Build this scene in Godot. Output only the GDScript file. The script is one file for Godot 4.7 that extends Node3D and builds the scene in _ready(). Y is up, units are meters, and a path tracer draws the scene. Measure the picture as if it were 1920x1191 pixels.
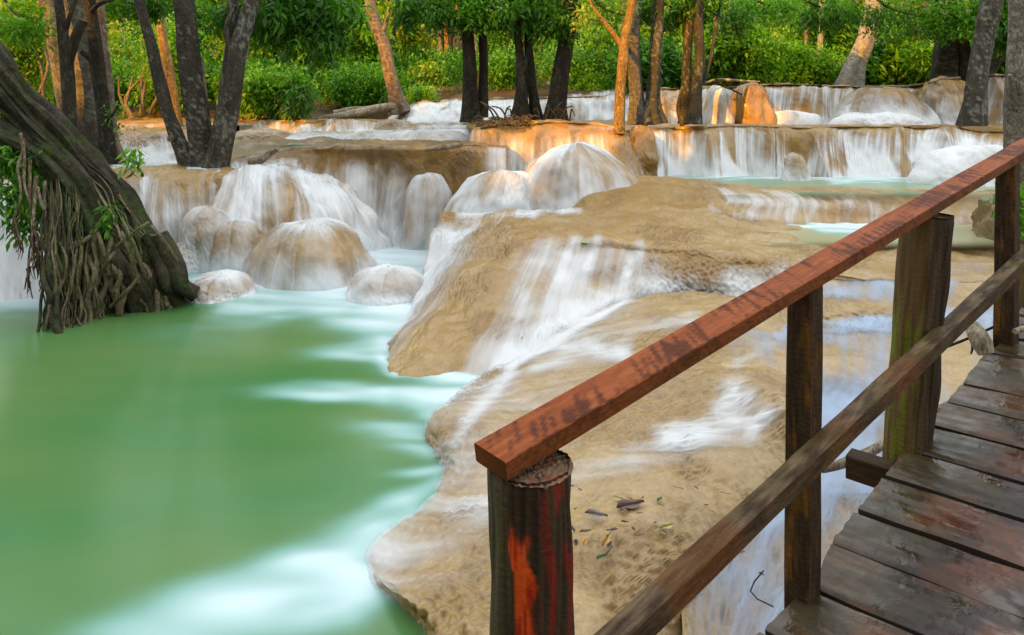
extends Node3D
# Terraced travertine waterfalls in a forest, seen from beside a wooden footbridge.
# Metres, y up. The lower pool lies at y = 0; the eye stands at y = 2.4 above the origin and looks along -z.

const F := 1300.0      # focal length in pixels of the 1920 x 1191 photograph
const EYE := 2.4

var rng := RandomNumberGenerator.new()
var nz := FastNoiseLite.new()      # fractal noise, one cell per metre
var n1 := FastNoiseLite.new()      # plain noise
var taken := {}
var bases := {}
var mats := {}
var clumps := []
var shade_rays := []
var SUN := Vector3(-0.55, 0.42, 0.75).normalized()   # towards the sun: low, behind the viewer to the left
var tex := {}


class MB:                          # collects triangles for one mesh
	var v := PackedVector3Array()
	var n := PackedVector3Array()
	var uv := PackedVector2Array()
	var c := PackedColorArray()
	var i := PackedInt32Array()

	func mesh(mat: Material) -> ArrayMesh:
		var arr := []
		arr.resize(Mesh.ARRAY_MAX)
		arr[Mesh.ARRAY_VERTEX] = v
		arr[Mesh.ARRAY_NORMAL] = n
		arr[Mesh.ARRAY_TEX_UV] = uv
		arr[Mesh.ARRAY_COLOR] = c
		arr[Mesh.ARRAY_INDEX] = i
		var m := ArrayMesh.new()
		m.add_surface_from_arrays(Mesh.PRIMITIVE_TRIANGLES, arr)
		m.surface_set_material(0, mat)
		return m


# ---------------------------------------------------------------- places and names

func at(px: float, py: float, d: float) -> Vector3:        # a point of the photograph at a depth
	return Vector3((px - 960.0) / F * d, EYE - (py - 200.0) / F * d, -d)


func on_level(px: float, py: float, y: float) -> Vector3:  # a point of the photograph on a level surface
	return at(px, py, F * (EYE - y) / (py - 200.0))


func numbered(called: String, parent: Node) -> String:
	var key := str(parent.get_instance_id()) + called
	var k: int = taken.get(key, 0)
	taken[key] = k + 1
	return called if k == 0 else "%s_%03d" % [called, k]


func tag(o: Node3D, label: String, category: String, group := "", kind := "") -> Node3D:
	if label: o.set_meta("label", label)
	if category: o.set_meta("category", category)
	if group: o.set_meta("group", group)
	if kind: o.set_meta("kind", kind)
	return o


func thing(called: String, label: String, category: String, base := Vector3.ZERO, group := "") -> Node3D:
	var o := Node3D.new()
	o.name = numbered(called, self)
	add_child(o, true)
	o.position = base
	bases[o] = base
	tag(o, label, category, group)
	return o


func part(called: String, m: Mesh, parent: Node3D = self, kind := "") -> MeshInstance3D:
	var o := MeshInstance3D.new()
	o.name = numbered(called, parent)
	o.mesh = m
	parent.add_child(o, true)
	if bases.has(parent): o.position = -bases[parent]
	if kind: o.set_meta("kind", kind)
	return o


func solo(called: String, m: Mesh, label: String, category: String, group := "", kind := "") -> MeshInstance3D:
	var o := part(called, m)
	tag(o, label, category, group, kind)
	return o


# ---------------------------------------------------------------- grids

func emit(mb: MB, p: PackedVector3Array, nu: int, nv: int, closed: bool, uv: PackedVector2Array, col: PackedColorArray, skip_clear := false) -> void:
	var o := mb.v.size()
	var norm := PackedVector3Array()
	norm.resize(nu * nv)
	for j in nv:
		var j0 := maxi(j - 1, 0) * nu
		var j1 := mini(j + 1, nv - 1) * nu
		for i in nu:
			var a := i - 1
			var b := i + 1
			if closed:
				if a < 0: a = nu - 2
				if b > nu - 1: b = 1
			else:
				a = maxi(a, 0)
				b = mini(b, nu - 1)
			var du := p[j * nu + b] - p[j * nu + a]
			var dv := p[j1 + i] - p[j0 + i]
			norm[j * nu + i] = dv.cross(du).normalized()
	mb.v.append_array(p)
	mb.n.append_array(norm)
	mb.uv.append_array(uv)
	mb.c.append_array(col)
	var idx := PackedInt32Array()
	idx.resize((nu - 1) * (nv - 1) * 6)
	var k := 0
	for j in nv - 1:
		for i in nu - 1:
			var a := o + j * nu + i
			if skip_clear and col[a - o].a + col[a - o + 1].a + col[a - o + nu].a + col[a - o + nu + 1].a < 0.02:
				continue
			idx[k] = a; idx[k + 1] = a + 1; idx[k + 2] = a + nu + 1
			idx[k + 3] = a; idx[k + 4] = a + nu + 1; idx[k + 5] = a + nu
			k += 6
	idx.resize(k)
	mb.i.append_array(idx)


func cr4(a: Vector4, b: Vector4, c: Vector4, d: Vector4, t: float) -> Vector4:
	var t2 := t * t
	var t3 := t2 * t
	return 0.5 * (2.0 * b + (c - a) * t + (2.0 * a - 5.0 * b + 4.0 * c - d) * t2 + (3.0 * b - a - 3.0 * c + d) * t3)


func cr_line(p: Array, n: int) -> PackedVector4Array:       # Catmull-Rom through p, n points
	var out := PackedVector4Array()
	out.resize(n)
	var m := p.size()
	for k in n:
		var u := float(k) / float(n - 1) * float(m - 1)
		var s := mini(int(u), m - 2)
		out[k] = cr4(p[maxi(s - 1, 0)], p[s], p[s + 1], p[mini(s + 2, m - 1)], u - s)
	return out


# net: rows from the back to the front, each an array of [px, py, depth, water] or [Vector3, water]
func net_points(net: Array) -> Array:
	var rows := []
	for row in net:
		var r := []
		for q in row:
			if q[0] is Vector3:
				r.append(Vector4(q[0].x, q[0].y, q[0].z, q[1] if q.size() > 1 else 0.0))
			else:
				var w := at(q[0], q[1], q[2])
				r.append(Vector4(w.x, w.y, w.z, q[3] if q.size() > 3 else 0.0))
		rows.append(r)
	return rows


func loft(rows: Array, nu: int, per: int) -> Array:       # [points with water as w, nu, nv, t of each row]
	var lines := []
	for r in rows: lines.append(cr_line(r, nu))
	var nr := rows.size()
	var nv := (nr - 1) * per + 1
	var p := PackedVector4Array()
	p.resize(nu * nv)
	for j in nv:
		var u := float(j) / float(per)
		var s := mini(int(u), nr - 2)
		var t := u - s
		var la: PackedVector4Array = lines[maxi(s - 1, 0)]
		var lb: PackedVector4Array = lines[s]
		var lc: PackedVector4Array = lines[s + 1]
		var ld: PackedVector4Array = lines[mini(s + 2, nr - 1)]
		for i in nu:
			p[j * nu + i] = cr4(la[i], lb[i], lc[i], ld[i], t)
	return [p, nu, nv]


func lumps(w: Vector3, rough: float) -> float:            # how far the rock stands out at a place
	return rough * (0.09 * nz.get_noise_3d(w.x * 1.1, w.y * 0.8, w.z * 1.1) + 0.017 * nz.get_noise_3d(w.x * 4.5, w.y * 3.2 + 40.0, w.z * 4.5) + 0.005 * n1.get_noise_3d(w.x * 17.0, w.y * 17.0, w.z * 17.0))


func crust_at(w: Vector3) -> float:                       # where the rock is rough with crust
	return smoothstep(-0.05, 0.30, nz.get_noise_3d(w.x * 0.75 + 20.0, w.y * 1.5, w.z * 0.75 + 3.0))


const TAN := Color(0.325, 0.202, 0.064)
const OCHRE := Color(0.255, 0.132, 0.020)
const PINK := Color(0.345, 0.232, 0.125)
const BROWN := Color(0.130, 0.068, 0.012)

func rock_color(w: Vector3, tone: Array) -> Color:        # tone: [colour, second colour, third colour]
	var a := 0.5 + 0.9 * nz.get_noise_3d(w.x * 0.7 + 11.0, w.y * 1.3, w.z * 0.7)
	var b := 0.5 + 1.1 * nz.get_noise_3d(w.x * 3.1, w.y * 1.2 + 7.0, w.z * 3.1 + 5.0)
	var c: Color = tone[0].lerp(tone[1], clampf(a, 0, 1))
	c = c.lerp(tone[2], clampf(b * 1.2 - 0.45, 0, 1) * 0.45)
	c = c.lerp(Color(c.r * 0.74, c.g * 0.66, c.b * 0.42), crust_at(w) * 0.80)
	var g := 1.0 + 0.12 * n1.get_noise_3d(w.x * 9.0, w.y * 9.0, w.z * 9.0)
	return Color(c.r * g, c.g * g, c.b * g)


func sheet(p4: PackedVector4Array, nu: int, nv: int, closed: bool, rough: float, lift: float, lobes := 0.0, crust := 0.0, bumps := [], per := 8) -> PackedVector3Array:
	var humps := []
	for h in bumps: humps.append([at(h[0], h[1], h[2]), float(h[3]), float(h[4])])
	var p := PackedVector3Array()
	p.resize(nu * nv)
	for k in nu * nv:
		var q := p4[k]
		p[k] = Vector3(q.x, q.y, q.z)
	var out := PackedVector3Array()
	out.resize(nu * nv)
	for j in nv:
		var j0 := maxi(j - 1, 0) * nu
		var j1 := mini(j + 1, nv - 1) * nu
		for i in nu:
			var a := i - 1
			var b := i + 1
			if closed:
				if a < 0: a = nu - 2
				if b > nu - 1: b = 1
			else:
				a = maxi(a, 0)
				b = mini(b, nu - 1)
			var nn := (p[j1 + i] - p[j0 + i]).cross(p[j * nu + b] - p[j * nu + a]).normalized()
			var w := p[j * nu + i]
			var q := w + nn * (lumps(w, rough) + lift)
			if lobes > 0.0:
				var cusp := 0.45 - 1.7 * absf(n1.get_noise_2d(w.x * 0.62, 7.0 + w.y * 0.15)) + 0.12 * n1.get_noise_2d(w.x * 1.7, w.y * 0.2)
				q.z += lobes * cusp * smoothstep(0.0, 1.0, float(j) / per)
			if crust > 0.0:
				var m := crust_at(w)
				if m > 0.01: q += nn * m * crust * (0.016 * absf(n1.get_noise_3d(w.x * 9.0, w.y * 9.0, w.z * 9.0)) + 0.010 * n1.get_noise_3d(w.x * 21.0, w.y * 21.0, w.z * 21.0) + 0.009 * nz.get_noise_3d(w.x * 14.0, w.y * 14.0, w.z * 14.0))
			for h in humps:
				var e: float = (w - h[0]).length_squared() / (h[1] * h[1])
				if e < 6.0: q += nn * h[2] * exp(-e)
			out[j * nu + i] = q
	return out


# a row just behind the lip, which keeps the top flat and the lip round
func rimmed(rows: Array) -> Array:
	var lip: Array = rows[1]
	var back := cr_line(rows[0], lip.size())
	var r := []
	for k in lip.size():
		var q: Vector4 = lip[k]
		var d := Vector3(back[k].x - q.x, 0.0, back[k].z - q.z).normalized() * 0.34
		r.append(Vector4(q.x + d.x, q.y + 0.035, q.z + d.z, 0.0))
	var out := [rows[0], r]
	out.append_array(rows.slice(1))
	return out


# rock and the water that runs over it, from one net
func ledge(rows: Array, opt: Dictionary) -> void:
	var nu: int = opt.get("nu", 160)
	var per: int = opt.get("per", 12)
	var rough: float = opt.get("rough", 1.0)
	var closed: bool = opt.get("closed", false)
	var tone: Array = opt.get("tone", [TAN, OCHRE, PINK])
	if opt.get("lobes", 0.0) > 0.0: rows = rimmed(rows)
	var l := loft(rows, nu, per)
	var nv: int = l[2]
	var p := sheet(l[0], nu, nv, closed, rough, 0.0, opt.get("lobes", 0.0), opt.get("crust", 1.0), opt.get("bumps", []), per)
	var uv := PackedVector2Array()
	var col := PackedColorArray()
	uv.resize(nu * nv)
	col.resize(nu * nv)
	for k in nu * nv:
		col[k] = rock_color(p[k], tone)
	var mb := MB.new()
	emit(mb, p, nu, nv, closed, uv, col)
	solo(opt.get("name", "rock_ledge"), mb.mesh(mats.rock), opt.rock, opt.get("category", "rock ledge"), opt.get("group", ""))
	if opt.has("water"):
		veil(rows, opt)


func veil(rows: Array, opt: Dictionary) -> void:
	var nu: int = opt.get("wnu", 420)
	var per: int = opt.get("wper", 8)
	var closed: bool = opt.get("closed", false)
	var l := loft(rows, nu, per)
	var p4: PackedVector4Array = l[0]
	var nv: int = l[2]
	var thick: float = opt.get("lift", 0.020)
	var p := sheet(p4, nu, nv, closed, opt.get("rough", 1.0), thick, opt.get("lobes", 0.0), opt.get("crust", 1.0), opt.get("bumps", []), per)
	var run := PackedFloat32Array()                        # metres along the middle row
	run.resize(nu)
	var jm := nv * 6 / 10
	for i in range(1, nu): run[i] = run[i - 1] + p[jm * nu + i].distance_to(p[jm * nu + i - 1])
	var f1: float = opt.get("streak", 4.0)
	var ph: float = float(taken.size()) * 13.7
	var uv := PackedVector2Array()
	var col := PackedColorArray()
	uv.resize(nu * nv)
	col.resize(nu * nv)
	var tint: Color = opt.get("tint", Color(0.68, 0.68, 0.69))
	var most: float = opt.get("most", 0.90)
	var wet: Array = opt.get("wet", [])
	var per_m: float = opt.get("stretch", 0.55)
	var uneven: float = opt.get("uneven", 0.7)
	var sharp: float = opt.get("sharp", 0.75)
	for j in nv:
		var t := float(j) / per * per_m
		for i in nu:
			var k := j * nu + i
			var cov := clampf(p4[k].w, 0.0, 1.0)
			if wet.size():
				var w0 := p[k]
				var px := Vector2(960.0 - w0.x / w0.z * F, 200.0 + (w0.y - EYE) / w0.z * F)
				for f in wet:
					var ab := Vector2(f[2] - f[0], f[3] - f[1])
					var tt := clampf((px - Vector2(f[0], f[1])).dot(ab) / ab.length_squared(), 0.0, 1.0)
					var e: float = (px - Vector2(f[0], f[1]) - ab * tt).length_squared() / (f[4] * f[4])
					if e < 5.0: cov = 1.0 - (1.0 - cov) * (1.0 - f[5] * exp(-e))
			if cov < 0.02:
				col[k] = Color(tint, 0.0)
				continue
			cov *= clampf(0.95 + uneven * nz.get_noise_3d(p[k].x * 1.3, p[k].y * 0.7, p[k].z * 1.3), 0.2, 1.3)
			var s := run[i] + ph
			var st := 0.50 * n1.get_noise_2d(s * f1 * 0.42, t * 0.45) + 0.34 * n1.get_noise_2d(s * f1 * 1.3 + 9.0, t * 0.5 + 40.0) + 0.20 * n1.get_noise_2d(s * f1 * 3.6, t * 0.6 + 90.0)
			var a := clampf(cov * 1.12 - 0.04 + st * sharp * (1.0 - 0.75 * cov * cov), 0.0, 1.0)
			a = lerpf(a, a * a * (3.0 - 2.0 * a), 0.5) * smoothstep(0.0, 0.2, cov)
			var fade := 1.0
			if not closed: fade = smoothstep(0.0, 0.03, float(i) / nu) * smoothstep(0.0, 0.03, 1.0 - float(i) / nu)
			col[k] = Color(tint, minf(a, 1.0) * most * fade)
	var mb := MB.new()
	emit(mb, p, nu, nv, closed, uv, col, true)
	if mb.i.size() > 0:
		solo(opt.get("wname", "waterfall"), mb.mesh(mats.veil), opt.water, opt.get("wcategory", "waterfall"), opt.get("wgroup", ""))


# a rounded boulder: foot centre in the photograph, half width in pixels, top row in the photograph
func dome(px: float, py: float, d: float, half: float, top: float, opt: Dictionary) -> void:
	var c := at(px, py, d)
	var rx := half / F * d
	var h := (py - top) / F * d
	var rz: float = opt.get("rz", rx * 0.85)
	var water: Array = opt.get("cov", [0.9, 0.6, 0.4, 0.4, 0.5, 0.8]).duplicate()
	var thin: Array = opt.get("thin", [0.8, 0.82, 0.9, 1.0])
	for k in 4: water[k] *= thin[k]
	water[4] = minf(1.0, water[4] + 0.2)
	water[5] = 1.0
	var ringr: Array = [0.02, 0.50, 0.77, 0.92, 1.0, 1.04] if opt.get("boxy", false) else [0.02, 0.38, 0.67, 0.87, 0.98, 1.04]
	var ringy := [1.0, 0.955, 0.80, 0.52, 0.20, -0.12]
	var lean: float = opt.get("lean", 0.0)
	var rows := []
	for k in 6:
		var r := []
		for q in 17:
			var th := -q / 16.0 * TAU + 0.5 * PI
			var wob := 1.0 + 0.15 * n1.get_noise_2d(cos(th) * 0.9 + c.x * 3.0, sin(th) * 0.9 + c.z * 3.0) + 0.07 * n1.get_noise_3d(cos(th) * 2.4 + c.x, ringy[k] * 1.5, sin(th) * 2.4 + c.z)
			r.append(Vector4(c.x + cos(th) * rx * ringr[k] * wob + lean * h * ringy[k], c.y + h * ringy[k], c.z + sin(th) * rz * ringr[k] * wob, water[k]))
		rows.append(r)
	var o := {"nu": 97, "per": 9, "wnu": 260, "closed": true, "name": "boulder", "category": "boulder", "rough": 0.95, "sharp": 0.38, "streak": 5.0}
	o.merge(opt, true)
	ledge(rows, o)


# ---------------------------------------------------------------- still water with foam drifting on it

# foams: [x0, y0, x1, y1, half width in pixels, strength] in the photograph
func pool(called: String, label: String, y: float, x0: float, x1: float, y0: float, y1: float, nx: int, ny: int, foams: Array, deep: Color, shallow: Color, thin := true) -> void:
	var p := PackedVector3Array()
	var uv := PackedVector2Array()
	var col := PackedColorArray()
	var fp := []
	for f in foams:
		var fa := on_level(f[0], f[1], y)
		var fb := on_level(f[2], f[3], y)
		var mid := Vector2((f[0] + f[2]) * 0.5, (f[1] + f[3]) * 0.5)
		fp.append([Vector2(f[0], f[1]), Vector2(f[2], f[3]), float(f[4]), float(f[5])])
	for j in ny:
		var py := y0 + (y1 - y0) * j / (ny - 1.0)
		for i in nx:
			var px := x0 + (x1 - x0) * i / (nx - 1.0)
			var w := on_level(px, py, y)
			var q := Vector2(px + 20.0 * n1.get_noise_2d(w.x * 0.5, w.z * 1.2), py + 7.0 * n1.get_noise_2d(w.x * 1.3 + 30.0, w.z * 2.6))
			var foam := 0.0
			for f in fp:
				var a: Vector2 = f[0]
				var ab: Vector2 = f[1] - a
				var t := clampf((q - a).dot(ab) / maxf(ab.length_squared(), 1.0), 0.0, 1.0)
				var dq := q - (a + ab * t)
				dq.x *= 0.6
				var e: float = dq.length_squared() / (f[2] * f[2])
				var tail := 1.0
				if a.y > 590.0 and f[2] < 61.0: tail = 0.12 + 0.88 * smoothstep(-0.05, 0.75, t)
				if e < 6.0: foam = 1.0 - (1.0 - foam) * (1.0 - f[3] * tail * exp(-e))
			var st := 0.5 + 0.5 * n1.get_noise_2d((w.x + w.z * 0.3) * 0.5, (w.z - w.x * 0.2) * 3.1)
			foam = clampf(foam * (0.70 + 0.45 * st) + 0.025 * (st - 0.45), 0.0, 1.0)
			var g := 0.5 + 0.8 * nz.get_noise_2d(w.x * 0.22, w.z * 0.55)
			var base := deep.lerp(shallow, clampf(g, 0, 1))
			var mid := base.lerp(Color(0.20, 0.40, 0.37), 0.7)
			var c := base.lerp(mid, smoothstep(0.0, 0.45, foam)).lerp(Color(0.60, 0.69, 0.74), smoothstep(0.22, 1.12, foam))
			p.append(w + Vector3(0, 0.02 * smoothstep(0.3, 1.0, foam) + 0.002 * n1.get_noise_2d(w.x * 0.9, w.z * 1.6), 0))
			uv.append(Vector2(w.x, w.z))
			if thin: c.a = smoothstep(0.0, 0.22, i / (nx - 1.0)) * smoothstep(0.0, 0.10, 1.0 - i / (nx - 1.0)) * smoothstep(0.0, 0.30, 1.0 - j / (ny - 1.0))
			col.append(c)
	var mb := MB.new()
	emit(mb, p, nx, ny, false, uv, col)
	solo(called, mb.mesh(mats.pool_thin if thin else mats.pool), label, "pool", "", "structure")


# ---------------------------------------------------------------- round wood

const BARK := {
	"dark": [Color(0.022, 0.017, 0.010), Color(0.039, 0.032, 0.020), Color(0.071, 0.068, 0.043), 0.20],
	"lichen": [Color(0.034, 0.033, 0.022), Color(0.071, 0.059, 0.041), Color(0.179, 0.179, 0.143), 0.18],
	"grey": [Color(0.094, 0.078, 0.059), Color(0.139, 0.118, 0.089), Color(0.206, 0.197, 0.156), 0.30],
	"pale": [Color(0.206, 0.176, 0.133), Color(0.284, 0.255, 0.206), Color(0.323, 0.303, 0.264), 0.35],
	"pink": [Color(0.13, 0.088, 0.058), Color(0.23, 0.160, 0.108), Color(0.32, 0.265, 0.20), 0.30],
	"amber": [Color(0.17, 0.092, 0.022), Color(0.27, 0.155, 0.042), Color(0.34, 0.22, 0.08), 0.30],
	"fig": [Color(0.018, 0.014, 0.008), Color(0.062, 0.050, 0.030), Color(0.036, 0.056, 0.010), 0.40],
	"root": [Color(0.095, 0.075, 0.041), Color(0.177, 0.143, 0.082), Color(0.088, 0.102, 0.027), 0.30],
	"wet": [Color(0.076, 0.043, 0.024), Color(0.162, 0.093, 0.043), Color(0.170, 0.119, 0.051), 0.2],
	"drift": [Color(0.230, 0.178, 0.111), Color(0.340, 0.281, 0.187), Color(0.425, 0.374, 0.281), 0.25],
	"stick": [Color(0.136, 0.098, 0.055), Color(0.255, 0.187, 0.119), Color(0.340, 0.281, 0.204), 0.2],
}

func bark_color(w: Vector3, kind: String) -> Color:
	var b: Array = BARK[kind]
	var a := clampf(0.5 + 1.1 * nz.get_noise_3d(w.x * 5.0, w.y * 2.0, w.z * 5.0), 0, 1)
	var c: Color = b[0].lerp(b[1], a)
	var s := nz.get_noise_3d(w.x * 13.0 + 31.0, w.y * 8.0, w.z * 13.0)
	var big := nz.get_noise_3d(w.x * 1.3 + 3.0, w.y * 0.8, w.z * 1.3)
	c = c.lerp(b[2], smoothstep(0.34 - b[3] * 0.7, 0.44 - b[3] * 0.55, s + 0.5 * big) * 0.85)
	var g := 1.0 + 0.3 * n1.get_noise_3d(w.x * 24.0, w.y * 9.0, w.z * 24.0)
	return Color(c.r * g, c.g * g, c.b * g)


# p: points with the radius as w
func tube(mb: MB, p: Array, kind: String, sides := 14, step := 0.12, rough := 0.10, flare := 0.0, ridge := 0.0) -> void:
	var total := 0.0
	for k in p.size() - 1: total += Vector3(p[k].x, p[k].y, p[k].z).distance_to(Vector3(p[k + 1].x, p[k + 1].y, p[k + 1].z))
	var nv := clampi(int(total / step) + 2, 4, 140)
	var line := cr_line(p, nv)
	var pts := PackedVector3Array()
	var uv := PackedVector2Array()
	var col := PackedColorArray()
	var side := Vector3.RIGHT
	var run := 0.0
	for j in nv:
		var c := Vector3(line[j].x, line[j].y, line[j].z)
		var a := line[maxi(j - 1, 0)]
		var b := line[mini(j + 1, nv - 1)]
		var w := Vector3(b.x - a.x, b.y - a.y, b.z - a.z).normalized()
		side = (side - w * side.dot(w)).normalized()
		if side.length() < 0.5: side = w.cross(Vector3(0.3, 0.2, 1)).normalized()
		var other := side.cross(w)
		if j: run += c.distance_to(Vector3(a.x, a.y, a.z)) * 0.5
		var r0 := maxf(line[j].w, 0.001)
		for i in sides + 1:
			var th := TAU * (i % sides) / sides
			var r := r0 * (1.0 + rough * (1.3 * n1.get_noise_3d(cos(th) * 1.4 + c.x * 2.0, run * 1.2 / maxf(r0 * 6.0, 0.2), sin(th) * 1.4 + c.z * 2.0) + 0.9 * n1.get_noise_3d(cos(th) * 3.6 + c.x * 0.6, run * 1.1, sin(th) * 3.6 + c.z * 0.6)))
			if ridge > 0.0: r *= 1.0 + ridge * (0.5 - 2.2 * absf(n1.get_noise_3d(cos(th) * 2.6 + run * 0.25, run * 0.35, sin(th) * 2.6)))
			if flare > 0.0:
				var low := exp(-run / (r0 * 2.2))
				r *= 1.0 + flare * low * (0.75 + 0.6 * sin(th * 5.0 + c.x * 9.0))
			var q := c + (side * cos(th) + other * sin(th)) * r
			pts.append(q)
			uv.append(Vector2(float(i) / sides, run))
			col.append(bark_color(q, kind))
	emit(mb, pts, sides + 1, nv, true, uv, col)
	for e in 2:                                               # close the ends
		var o := mb.v.size()
		var j := 0 if e == 0 else nv - 1
		var c := Vector3(line[j].x, line[j].y, line[j].z)
		var out := (c - Vector3(line[1 if e == 0 else nv - 2].x, line[1 if e == 0 else nv - 2].y, line[1 if e == 0 else nv - 2].z)).normalized()
		mb.v.append(c + out * line[j].w * 0.15)
		mb.n.append(out)
		mb.uv.append(Vector2(0.5, 0))
		mb.c.append(bark_color(c, kind).lerp(Color(0.3, 0.22, 0.13), 0.4))
		for i in sides + 1:
			mb.v.append(pts[j * (sides + 1) + i])
			mb.n.append(out)
			mb.uv.append(Vector2(float(i) / sides, 0))
			mb.c.append(mb.c[o])
		for i in sides:
			if e == 0: mb.i.append_array(PackedInt32Array([o, o + 2 + i, o + 1 + i]))
			else: mb.i.append_array(PackedInt32Array([o, o + 1 + i, o + 2 + i]))


func stem(pts: Array) -> Array:                            # [px, py, depth, radius in pixels] to points with radii in metres
	var out := []
	for q in pts:
		var w := at(q[0], q[1], q[2])
		out.append(Vector4(w.x, w.y, w.z, q[3] / F * q[2]))
	return out


func wood(pts: Array, kind: String, sides := 14, step := 0.12, rough := 0.10, flare := 0.0) -> ArrayMesh:
	var mb := MB.new()
	tube(mb, stem(pts), kind, sides, step, rough, flare)
	return mb.mesh(mats.bark)


# ---------------------------------------------------------------- leaves

func leaf(st: SurfaceTool, base: Vector3, dir: Vector3, up: Vector3, length: float, width: float, droop: float, shade: float) -> void:
	var side := dir.cross(up).normalized()
	var mid := base + dir * length * 0.5 + up * length * 0.04
	var tip := base + dir * length - up * length * droop
	var l := mid - side * width * 0.5 + up * width * 0.12
	var r := mid + side * width * 0.5 + up * width * 0.12
	st.set_color(Color(shade, shade, shade))
	for v in [base, l, mid, base, mid, r, l, tip, mid, mid, tip, r]: st.add_vertex(v)


func random_dir() -> Vector3:
	var z := rng.randf_range(-1, 1)
	var a := rng.randf() * TAU
	var r := sqrt(1.0 - z * z)
	return Vector3(r * cos(a), z, r * sin(a))


func make_clump(kind: int) -> ArrayMesh:
	var st := SurfaceTool.new()
	st.begin(Mesh.PRIMITIVE_TRIANGLES)
	if kind == 0:                                             # broad leaves round a twig
		for k in 16:
			var o := random_dir() * rng.randf_range(0.05, 0.30)
			var d := (random_dir() + o * 2.0 + Vector3(0, -0.25, 0)).normalized()
			leaf(st, o, d, (Vector3.UP + random_dir() * 0.6).normalized(), rng.randf_range(0.10, 0.17), rng.randf_range(0.045, 0.075), rng.randf_range(0.0, 0.3), rng.randf_range(0.72, 1.25))
	elif kind == 1:                                           # feathery fronds
		for k in 4:
			var d := (random_dir() + Vector3(0, 0.2, 0)).normalized()
			d.y *= 0.5
			d = d.normalized()
			var side := d.cross(Vector3.UP).normalized()
			var o := random_dir() * 0.06
			for q in 9:
				var t := 0.05 + q * 0.042
				for s in [-1.0, 1.0]:
					leaf(st, o + d * t - Vector3.UP * t * t * 0.5, (side * s + d * 0.5 + Vector3(0, -0.15, 0)).normalized(), Vector3.UP, 0.085 * (1.1 - t), 0.022, 0.15, rng.randf_range(0.8, 1.2))
	elif kind == 2:                                           # long hanging leaves
		for k in 12:
			var o := random_dir() * rng.randf_range(0.05, 0.25)
			var d := (random_dir() * 0.8 + Vector3(0, -0.9, 0)).normalized()
			leaf(st, o, d, (random_dir() + Vector3(0, 0.4, 0)).normalized(), rng.randf_range(0.17, 0.27), rng.randf_range(0.05, 0.08), rng.randf_range(0.0, 0.2), rng.randf_range(0.7, 1.2))
	else:                                                     # small sparse leaves with a twig
		for k in 22:
			var o := random_dir() * rng.randf_range(0.05, 0.36)
			leaf(st, o, (random_dir() + Vector3(0, -0.1, 0)).normalized(), (Vector3.UP + random_dir() * 0.7).normalized(), rng.randf_range(0.06, 0.10), rng.randf_range(0.03, 0.045), 0.1, rng.randf_range(0.75, 1.25))
	st.generate_normals()
	var m := st.commit()
	m.surface_set_material(0, mats.leaf)
	return m


const GREEN := {
	"dark": [Color(0.030, 0.110, 0.010), Color(0.058, 0.175, 0.014)],
	"mid": [Color(0.085, 0.240, 0.018), Color(0.140, 0.330, 0.024)],
	"bright": [Color(0.160, 0.390, 0.030), Color(0.235, 0.480, 0.038)],
	"lime": [Color(0.270, 0.460, 0.040), Color(0.370, 0.530, 0.050)],
	"grey": [Color(0.130, 0.250, 0.085), Color(0.200, 0.330, 0.120)],
	"yellow": [Color(0.420, 0.470, 0.050), Color(0.510, 0.510, 0.070)],
}

# blobs: [centre, radii, copies]; leaf clumps fill them unevenly
func foliage(parent: Node3D, called: String, blobs: Array, kind: int, size: float, tones: Array, keep := "") -> MultiMeshInstance3D:
	var where := []
	var tint := []
	var origin: Vector3 = bases.get(parent, Vector3.ZERO)
	for b in blobs:
		var c: Vector3 = b[0]
		var r: Vector3 = b[1]
		for k in int(b[2]):
			var q := random_dir() * pow(rng.randf(), 0.40)
			var w := c + q * r
			var gate := nz.get_noise_3d(w.x * 0.9 / size, w.y * 1.1 / size, w.z * 0.9 / size)
			if gate < -0.10 and keep != "shade": continue
			if keep == "shade" and not shades(w): continue
			if in_cut_gap(w, (0.30 if keep == "shade" else 0.2) * size): continue
			var basis := Basis(Vector3.UP, rng.randf() * TAU) * Basis(Vector3.RIGHT, rng.randf_range(-0.5, 0.5))
			where.append(Transform3D(basis.scaled(Vector3.ONE * size * rng.randf_range(0.7, 1.35)), w - origin))
			var tone: Array = GREEN[tones[rng.randi() % tones.size()]]
			tint.append(tone[0].lerp(tone[1], clampf(rng.randf() * 0.7 + 0.6 * n1.get_noise_3d(w.x * 0.8, w.y * 0.8, w.z * 0.8) + 0.15, 0, 1)))
	var mm := MultiMesh.new()
	mm.transform_format = MultiMesh.TRANSFORM_3D
	mm.use_colors = true
	mm.mesh = clumps[kind]
	mm.instance_count = where.size()
	for k in where.size():
		mm.set_instance_transform(k, where[k])
		mm.set_instance_color(k, tint[k])
	var o := MultiMeshInstance3D.new()
	o.name = numbered(called, parent)
	o.multimesh = mm
	parent.add_child(o, true)
	if parent != self: o.set_meta("kind", "stuff")
	return o


func blob(px: float, py: float, d: float, rx: float, ry: float, n: int, rz := -1.0) -> Array:   # pixels to a blob in metres
	return [at(px, py, d), Vector3(rx / F * d, ry / F * d, rz if rz > 0.0 else rx / F * d * 0.8), n]


# clumps of the added trees that stay: crowns are trimmed to shape their shade
func shades(w: Vector3) -> bool:
	var k := (w.z + 20.0) / SUN.z                             # where its shadow falls in the plane 20 m ahead
	var hit := w - SUN * k
	return hit.y < 2.5 + 2.0 * nz.get_noise_2d(hit.x * 0.35, 3.0) + 0.06 * hit.x


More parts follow.
